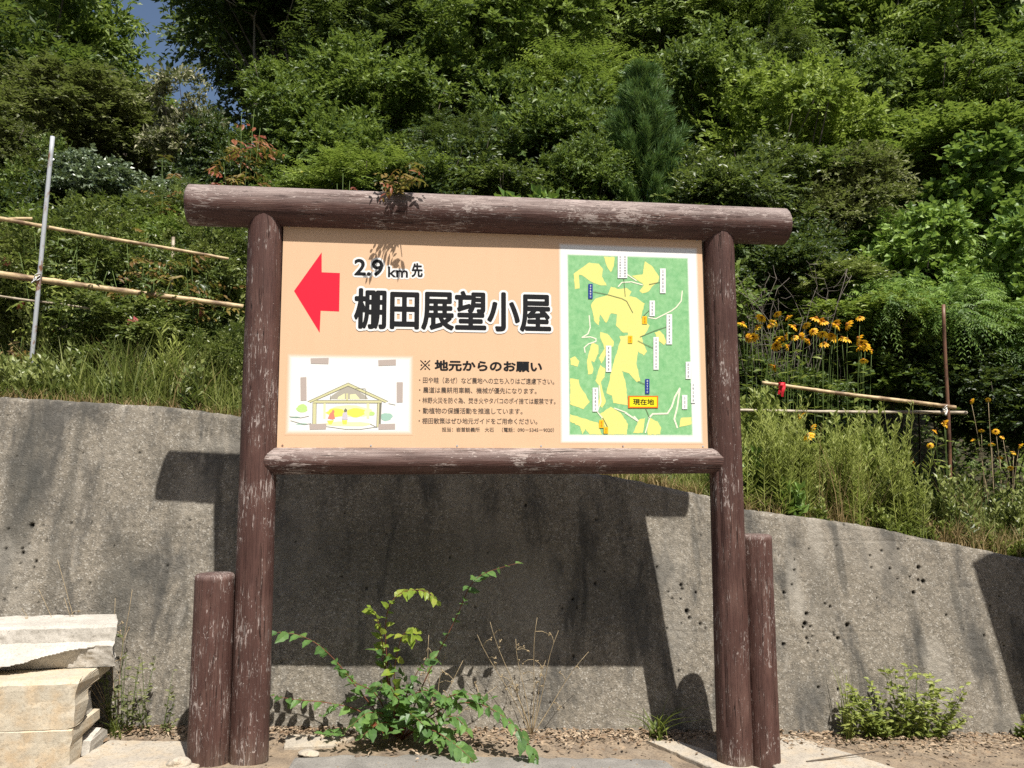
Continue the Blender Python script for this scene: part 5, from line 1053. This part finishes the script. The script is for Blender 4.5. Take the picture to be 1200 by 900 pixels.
def knot(label, px, py, Y, mat, size, seed, name, tails=2):
    r = np.random.default_rng(seed); p = at_y(px, py, Y); g = Geo()
    for k in range(3):
        a = np.linspace(0, 2 * math.pi, 15); ct = np.stack([np.cos(a) * size * .55 + .002 * k, np.sin(a) * size * .55, np.sin(a + k) * size * .5 + (k - 1) * size * .3], -1); g.add(*tube(ct, .0035, 5, False))
    for k in range(tails):
        t = np.linspace(0, 1, 6)[:, None]; e = np.array([r.uniform(-.5, .5) * size, -size * .5, -size * r.uniform(1.2, 2.2)]); pth = np.array([0, -size * .5, 0]) + e * t + np.array([.01, 0, 0]) * np.sin(t * 5); g.add(*tube(pth, .004, 5))
    return tag(link(name, g.mesh(name, mat, True), None, p), label, 'tie')
knot('white string tying the bamboo rails to the rusty pole', 1107, 478, YR - .01, mat_plain('white_string', (.75, .74, .70), .8), .03, 1, 'string_tie', 2)
knot('white string tying the bamboo rail to the galvanised pipe', 43, 325, YF_ - .02, mat_plain('grey_string', (.62, .62, .60), .8), .035, 2, 'string_tie', 1)
def ribbon(px, py, Y):
    p = at_y(px, py, Y); g = Geo()
    for k, (dx, h) in enumerate([(-.014, .10), (.012, .12), (.0, .06)]):
        V = []; n = 8
        for i in range(n):
            t = i / (n - 1); V += [(dx - .012 + .01 * math.sin(5 * t + k), -.022 - .008 * k + .012 * math.sin(6 * t + k), .025 - h * t), (dx + .012 + .008 * math.sin(4 * t + k), -.026 - .008 * k - .008 * math.sin(5 * t), .025 - h * t)]
        g.add(V, [(2 * i, 2 * i + 1, 2 * i + 3, 2 * i + 2) for i in range(n - 1)])
    a = np.linspace(0, 2 * math.pi, 13); g.add(*tube(np.stack([0 * a, np.cos(a) * .022, np.sin(a) * .022], -1), .009, 5, False))
    return tag(link('ribbon', g.mesh('ribbon', mat_plain('red_ribbon', (.62, .02, .035), .6, .3), True), None, p), 'red plastic ribbon tied round the bamboo rail by the orange flowers', 'ribbon')
_bt = (914 - 893) / (1120 - 893); ribbon(914, 452, YR + .15 - .17 * _bt)
# black plastic film bunched on the soil
def film(px, py, Y, w, d_, label, seed):
    p = at_y(px, py, Y); n = 26; u, v = np.meshgrid(np.linspace(-.5, .5, n), np.linspace(-.5, .5, n)); z = .03 + .05 * fbm(np.stack([u * 5 + seed, v * 5, 0 * u], -1), 3) + .02 * np.cos(u * 3) ; X = u * w; Y_ = v * d_
    zg = garden_z(p[0] + X, Y + Y_) - garden_z(np.array(p[0]), np.array(Y)); o = link('plastic_film', grid_mesh('plastic_film', X, Y_, np.maximum(z, 0) + zg, mat_plain('black_plastic', (.012, .012, .013), .3, .5)), None, (p[0], Y, float(garden_z(np.array(p[0]), np.array(Y))))); return tag(o, label, 'plastic sheet', 'black plastic film on the garden soil')
film(1085, 555, 6.55, .7, .5, 'bunched black plastic film behind the tall weeds', 1); film(1200, 570, 6.3, .5, .4, 'black plastic film beside the withered coneflowers beyond the rusty pole', 4)

# ------------------------------------------------------------------ foreground sapling, every leaf its own piece
def big_leaf(name, mat, L=1.0, W=.5, seed=0):
    r = np.random.default_rng(seed); prof = [(0, .02), (.12, .30), (.28, .47), (.45, .5), (.62, .42), (.8, .24), (.92, .1), (1, 0.0)]; V = []; F_ = []
    for i, (t, w) in enumerate(prof):
        ser = (1 + .1 * (-1) ** i); z = -.18 * t * t; V += [(t * L, w * W * 1.0 * ser, z + .16 * w), (t * L, 0, z), (t * L, -w * W * ser, z + .16 * w)]
    for i in range(len(prof) - 1): a = i * 3; F_ += [(a, a + 3, a + 4, a + 1), (a + 1, a + 4, a + 5, a + 2)]
    return mesh_from(name, V, [f[::-1] for f in F_], mat, False, {'rnd': np.full(len(V), r.random())})
LEAFS = {k: [big_leaf('leaf', F[k], 1, .52, i) for i in range(4)] for k in ('sap', 'young', 'weed', 'red')}
def leafy_plant(name, label, cat, root_loc, stems, seed, stem_mat='stem_red', group=None, stem_r=.0045):
    """stems: list of (pixel/depth waypoints, number of leaves, leaf length, leaf kind)"""
    r = np.random.default_rng(seed); root = empty(name, root_loc); o = np.array(root_loc); cnt = 0
    for way, nl, L, kind in stems:
        W = np.array([(at_y(a, c, y) if y is not None else o) for a, c, y in way]) - o; m = 24
        tt = np.linspace(0, len(W) - 1, m); pth = np.stack([np.interp(tt, np.arange(len(W)), W[:, i]) for i in range(3)], -1)
        for _ in range(4): pth[1:-1] = .25 * pth[:-2] + .5 * pth[1:-1] + .25 * pth[2:]
        g = Geo().add(*tube(pth, np.linspace(stem_r, .0012, m), 5)); link('stem', g.mesh('stem', M[stem_mat], True), root)
        for k in range(nl):
            u = .18 + .82 * (k + .5) / nl; i = min(m - 2, int(u * (m - 1))); p = pth[i] + (pth[i + 1] - pth[i]) * (u * (m - 1) - i); T = norm(pth[i + 1] - pth[i]); S = norm(np.cross(T, UP) + 1e-3); sg = 1 if k % 2 else -1
            D = norm(T * .55 + S * sg * .75 + .22 * r.normal(size=3) - UP * r.uniform(.05, .5)); N = norm(UP * .75 + np.array([.15, -.55, 0]) + .3 * r.normal(size=3)); Yv = norm(np.cross(N, D)); Z = np.cross(D, Yv); s_ = 1.5 * L * r.uniform(.7, 1.15) * (1.0 - .35 * max(0, u - .8) / .2)
            lf = link('leaf', LEAFS[kind][r.integers(0, 4)], root); lf.matrix_local = Matrix(((D[0] * s_, Yv[0] * s_, Z[0] * s_, p[0]), (D[1] * s_, Yv[1] * s_, Z[1] * s_, p[1]), (D[2] * s_, Yv[2] * s_, Z[2] * s_, p[2]), (0, 0, 0, 1))); cnt += 1
    return tag(root, label, cat, group)
sx_ = at_y(470, 850, 4.98)[0]; sl = (sx_, 4.98, float(ground_z(sx_)))
R0 = (470, 850, None)
leafy_plant('sapling', 'leafy elm-like sapling with arching shoots growing under the sign at the wall', 'sapling', sl, [
    ([R0, (500, 790, 4.95), (535, 725, 4.92), (548, 690, 4.88), (562, 672, 4.85), (610, 659, 4.8)], 17, .062, 'sap'),
    ([R0, (456, 800, 4.92), (450, 740, 4.88), (455, 705, 4.84), (475, 690, 4.8), (503, 692, 4.76), (512, 705, 4.74)], 27, .05, 'young'),
    ([R0, (455, 800, 4.9), (447, 745, 4.86), (440, 718, 4.84), (433, 712, 4.82)], 20, .055, 'young'),
    ([R0, (460, 790, 4.88), (470, 745, 4.85), (480, 738, 4.8), (488, 752, 4.78)], 12, .062, 'young'),
    ([R0, (425, 815, 4.93), (395, 775, 4.90), (370, 752, 4.88), (345, 742, 4.86), (322, 741, 4.85)], 15, .072, 'sap'),
    ([R0, (420, 830, 4.9), (375, 822, 4.86), (345, 820, 4.84), (318, 815, 4.82)], 16, .05, 'sap'),
    ([R0, (520, 825, 4.86), (560, 822, 4.78), (590, 838, 4.70), (615, 865, 4.63), (630, 892, 4.58)], 26, .066, 'sap'),
    ([R0, (495, 850, 4.85), (520, 862, 4.72), (545, 882, 4.62), (566, 903, 4.55)], 26, .062, 'sap'),
    ([R0, (450, 835, 4.86), (430, 835, 4.78), (410, 852, 4.72)], 12, .06, 'sap'), ([R0, (480, 815, 4.86), (500, 808, 4.8), (520, 818, 4.75)], 14, .065, 'sap'),
    ([R0, (465, 820, 4.85), (455, 800, 4.8), (440, 805, 4.74)], 12, .065, 'sap'), ([R0, (500, 830, 4.85), (535, 812, 4.8), (565, 815, 4.76)], 16, .06, 'sap'),
    ([R0, (455, 845, 4.84), (440, 850, 4.76), (425, 862, 4.7)], 12, .055, 'sap'), ([R0, (478, 840, 4.84), (480, 835, 4.76), (495, 848, 4.68)], 13, .06, 'sap'), ([R0, (475, 815, 4.9), (490, 785, 4.85), (505, 770, 4.82)], 11, .062, 'sap'), ([R0, (460, 835, 4.84), (470, 820, 4.78), (455, 812, 4.74)], 11, .062, 'sap'), ([R0, (510, 838, 4.82), (535, 840, 4.74), (548, 855, 4.68)], 11, .06, 'sap'), ([R0, (452, 790, 4.9), (448, 770, 4.87), (442, 760, 4.85)], 9, .055, 'sap'),
    ([R0, (440, 810, 4.9), (415, 800, 4.84), (405, 788, 4.82)], 10, .06, 'sap'), ([R0, (448, 850, 4.86), (445, 852, 4.8), (440, 846, 4.77)], 4, .05, 'red')], 5)
_sap = [o for o in col.objects if o.name == 'sapling'][0]; r = np.random.default_rng(15); lv = Leaves(); n = 34
_q = np.stack([.20 * r.normal(size=n), -.10 + .09 * r.normal(size=n), np.abs(.10 * r.normal(size=n)) + .03], -1); spray(lv, r, _q, np.stack([r.normal(size=n), r.normal(size=n) - .4, .5 + r.random(n)], -1), 7, r.uniform(.10, .22, n), .062, .034)
tag(link('inner_leaves', lv.mesh('inner_leaves', F['sap'], 1), _sap), kind='stuff')
# weeds at the wall foot
def foot(px, back=.04):
    x = at_wall(px, 858)[0]; return (x, wall_y(x, float(ground_z(x))) - back, float(ground_z(x)) + .01)
def weed_clump(label, px, top, wpx, n, seed, leafL, leafW, mat='weed', name='weed_clump', per=24, spread=.1):
    r = np.random.default_rng(seed); o = np.array(foot(px, .07)); root = empty(name, o); g = Geo(); lv = Leaves(); dep = 5.3
    for k in range(n):
        ex = r.uniform(-.5, .5) * wpx / FPX * dep; hh = (858 - top) / FPX * dep * r.uniform(.25, 1.05) * (1 - .5 * abs(ex) / (wpx / FPX * dep)); e = np.array([ex, r.uniform(-.12, .03), hh]); t = np.linspace(0, 1, 6)[:, None]; pth = np.array([ex * .5, 0, -.02]) * (1 - t) + e * t + np.array([0, -.02, 0]) * np.sin(t * 3); g.add(*tube(pth, np.linspace(.003, .001, 6), 3, False))
        u = r.uniform(.1, 1, per); P = np.stack([np.interp(u, np.linspace(0, 1, 6), pth[:, i]) for i in range(3)], -1); a = r.uniform(0, 6.28, per); lv.add(P, np.stack([np.cos(a), np.sin(a), r.uniform(-.1, .7, per)], -1), SUNV + .45 * r.normal(size=(per, 3)), leafL * r.uniform(.5, 1.1, per), leafW * r.uniform(.7, 1.1, per), np.clip(.45 + .5 * u + .2 * r.normal(size=per), 0, 1))
    link('stems', g.mesh('stems', M['stem_green'], True), root); link('foliage', lv.mesh('foliage', F[mat], 1), root); return tag(root, label, 'weed', 'weeds along the wall foot')
weed_clump('bushy bright green weed at the wall foot beside the support post', 1048, 772, 150, 54, 1, .058, .022, per=22)
weed_clump('taller thin weed at the near end of the bushy weed', 990, 775, 60, 9, 2, .09, .013, per=14)
weed_clump('green weed in the dark shadow at the lowest stretch of wall foot', 1199, 815, 40, 8, 3, .06, .03)
weed_clump('scraggly weed growing between the block stack and the wall', 150, 715, 60, 14, 4, .045, .016, 'olive', per=12)
weed_clump('small sparse weed on the wall foot beside the support post', 185, 775, 60, 7, 5, .04, .015, 'olive', per=10)
def tuft(label, px, n, h0, h1, seed, mat, w=.005, lean=.8, back=.1, name='grass_tuft'):
    r = np.random.default_rng(seed); o = np.array(foot(px, back)); P = .025 * r.normal(size=(n, 3)); P[:, 2] = -.01; V, F_, R = blades(r, P, r.uniform(h0, h1, n), r.uniform(.6, 1.2, n) * w, r.uniform(.2, 1, n) * lean, 5); return tag(link(name, mesh_from(name, V, F_, F[mat], False, {'rnd': R}), None, o), label, 'grass tuft', 'grass tufts at the wall foot')
tuft('bright green grass tuft at the wall foot beside the log post on the map side', 765, 34, .10, .34, 1, 'weed', .0075, 1.7)
tuft('thin upright grass at the end of the bushy weed', 985, 16, .2, .5, 2, 'weed', .005, .35)
tuft('small grass tuft between the block stack and the ground', 142, 40, .05, .16, 3, 'grass', .003, 1.0)
# dry branching weed stalks
def dry_weed(label, px, tops, seed, back=.1):
    r = np.random.default_rng(seed); o = np.array(foot(px, back)); g = Geo()
    for a, c in tops:
        e = at_y(a, c, o[1] + r.uniform(-.03, .06)) - o; t = np.linspace(0, 1, 9)[:, None]; pth = e * t + .02 * np.sin(t * np.array([[5, 4, 3]]) + seed) * t; g.add(*tube(pth, np.linspace(.0028, .0012, 9), 4))
        for k in range(4):
            i = r.integers(3, 8); d = norm(r.normal(size=3) + UP * .8) * r.uniform(.04, .10); g.add(*tube([pth[i], pth[i] + d * .5 + [0, 0, .01], pth[i] + d], [.0018, .0014, .001], 4))
            for q in range(3): w = pth[i] + d; g.add(*tube([w, w + norm(r.normal(size=3)) * .012], [.0026, .0032], 4))
    return tag(link('dry_weed', g.mesh('dry_weed', M['dry'], True), None, o), label, 'dead weed', 'dry weed stalks under the sign')
dry_weed('dead branching weed stalks beside the sapling under the sign', 620, [(575, 725), (605, 745), (655, 735), (630, 720), (690, 760), (600, 790), (640, 770), (560, 740)], 1)
dry_weed('thin dead stalks leaning behind the sapling', 510, [(540, 770), (520, 760), (468, 775), (580, 800), (500, 740)], 2)
dry_weed('dead twigs against the wall above the block stack', 140, [(40, 690), (62, 655), (20, 712), (130, 700), (150, 690), (70, 700)], 3, .04)
# twig on the slab
_tw = [(945, 893), (990, 886), (1030, 880)]; _P = [at_z(a, c, float(ground_z(2.5)) + .035) for a, c in _tw]; V, F_ = tube(np.array(_P) - _P[0], [.006, .004, .003], 6); tag(link('fallen_twig', mesh_from('fallen_twig', V, F_, M['bark'], True), None, _P[0]), 'thin fallen twig lying on the slab beside the support post on the map side', 'twig')

# ------------------------------------------------------------------ litter and gravel at the wall foot
r = np.random.default_rng(8); n = 4200; x = r.uniform(-1.9, 4.6, n); yb = wall_y(x, ground_z(x)); dn = np.clip(.5 + .8 * vnoise(np.stack([x * 1.3, 0 * x, 0 * x], -1)), .12, 1)
y = yb - np.abs(r.normal(size=n)) * .16 * (dn + .3); z = ground_z(x) + .022 + .012 * r.random(n); a = r.uniform(0, 6.28, n); lv = Leaves()
lv.add(np.stack([x, y, z], -1), np.stack([np.cos(a), np.sin(a), .15 * r.normal(size=n)], -1), UP + .35 * r.normal(size=(n, 3)), r.uniform(.012, .05, n), r.uniform(.003, .02, n), r.random(n))
tag(link('leaf_litter', lv.mesh('leaf_litter', F['litter'], 1)), 'dry brown leaves and needles lying along the wall foot', 'leaf litter', kind='stuff')
n = 700; x = r.uniform(-1.9, 4.6, n); y = r.uniform(4.3, 5.1, n); z = ground_z(x) + .008; s_ = r.uniform(.003, .011, n) * (1 + (r.random(n) < .04) * 1.2)
oct_ = np.array([[1, 0, 0], [0, 1, 0], [-1, 0, 0], [0, -1, 0], [0, 0, .8], [0, 0, -.6]]); V = np.stack([x, y, z], -1)[:, None] + oct_[None] * s_[:, None, None] * r.uniform(.6, 1.3, (n, 6, 1)); Ft = np.array([[0, 1, 4], [1, 2, 4], [2, 3, 4], [3, 0, 4], [1, 0, 5], [2, 1, 5], [3, 2, 5], [0, 3, 5]]); Ff = (np.arange(n)[:, None, None] * 6 + Ft[None]).reshape(-1, 3)
tag(link('gravel', mesh_from('gravel', V.reshape(-1, 3), Ff, M['soil'])), 'small pale gravel scattered over the ground', 'gravel', kind='stuff')

# ------------------------------------------------------------------ unseen plank hut, its form guessed, added to cast the shadow at the right
e0 = at_wall(1140, 662); hh = 1.45
ex, ey = e0[0] + hh * math.sin(SUN_AZ), e0[1] - hh * math.cos(SUN_AZ); gz = float(ground_z(ex + 1)) ; topz = e0[2] + hh / SUN_COT + .05
shadow_caster = empty('shadow_caster', (ex, ey, gz), SUN_AZ); tag(shadow_caster, 'unseen plank-walled shadow caster of guessed form with a flat metal roof beside the road', 'shadow_caster')
W_, D_, H_ = 2.0, 1.5, topz - gz - .02
M['plank'] = mat_bark('caster_plank', (.10, .07, .045), (.22, .165, .11)); M['roofm'] = _mat_steel('roof_steel', (.25, .27, .28), (.22, .11, .06), .6)
g = Geo().box((0, -D_, -.15), (W_, 0, H_ - .06)); link('wall', g.mesh('wall', M['plank']), shadow_caster)
for i in range(14):
    x0 = i * W_ / 14; link('plank', Geo().box((x0 + .004, -D_ - .018, -.1), (x0 + W_ / 14 - .004, -D_, H_ - .06)).mesh('plank', M['plank']), shadow_caster)
link('roof', Geo().box((-.0, -D_ - .15, H_ - .058), (W_ + .1, .0, H_)).mesh('roof', M['roofm']), shadow_caster)
dr = link('door', Geo().box((.7, -D_ - .05, 0), (1.4, -D_ - .02, 1.9)).mesh('door', M['bamboo_grey']), shadow_caster); link('handle', Geo().box((1.28, -D_ - .075, .95), (1.32, -D_ - .051, 1.1)).mesh('handle', M['steel']), dr)
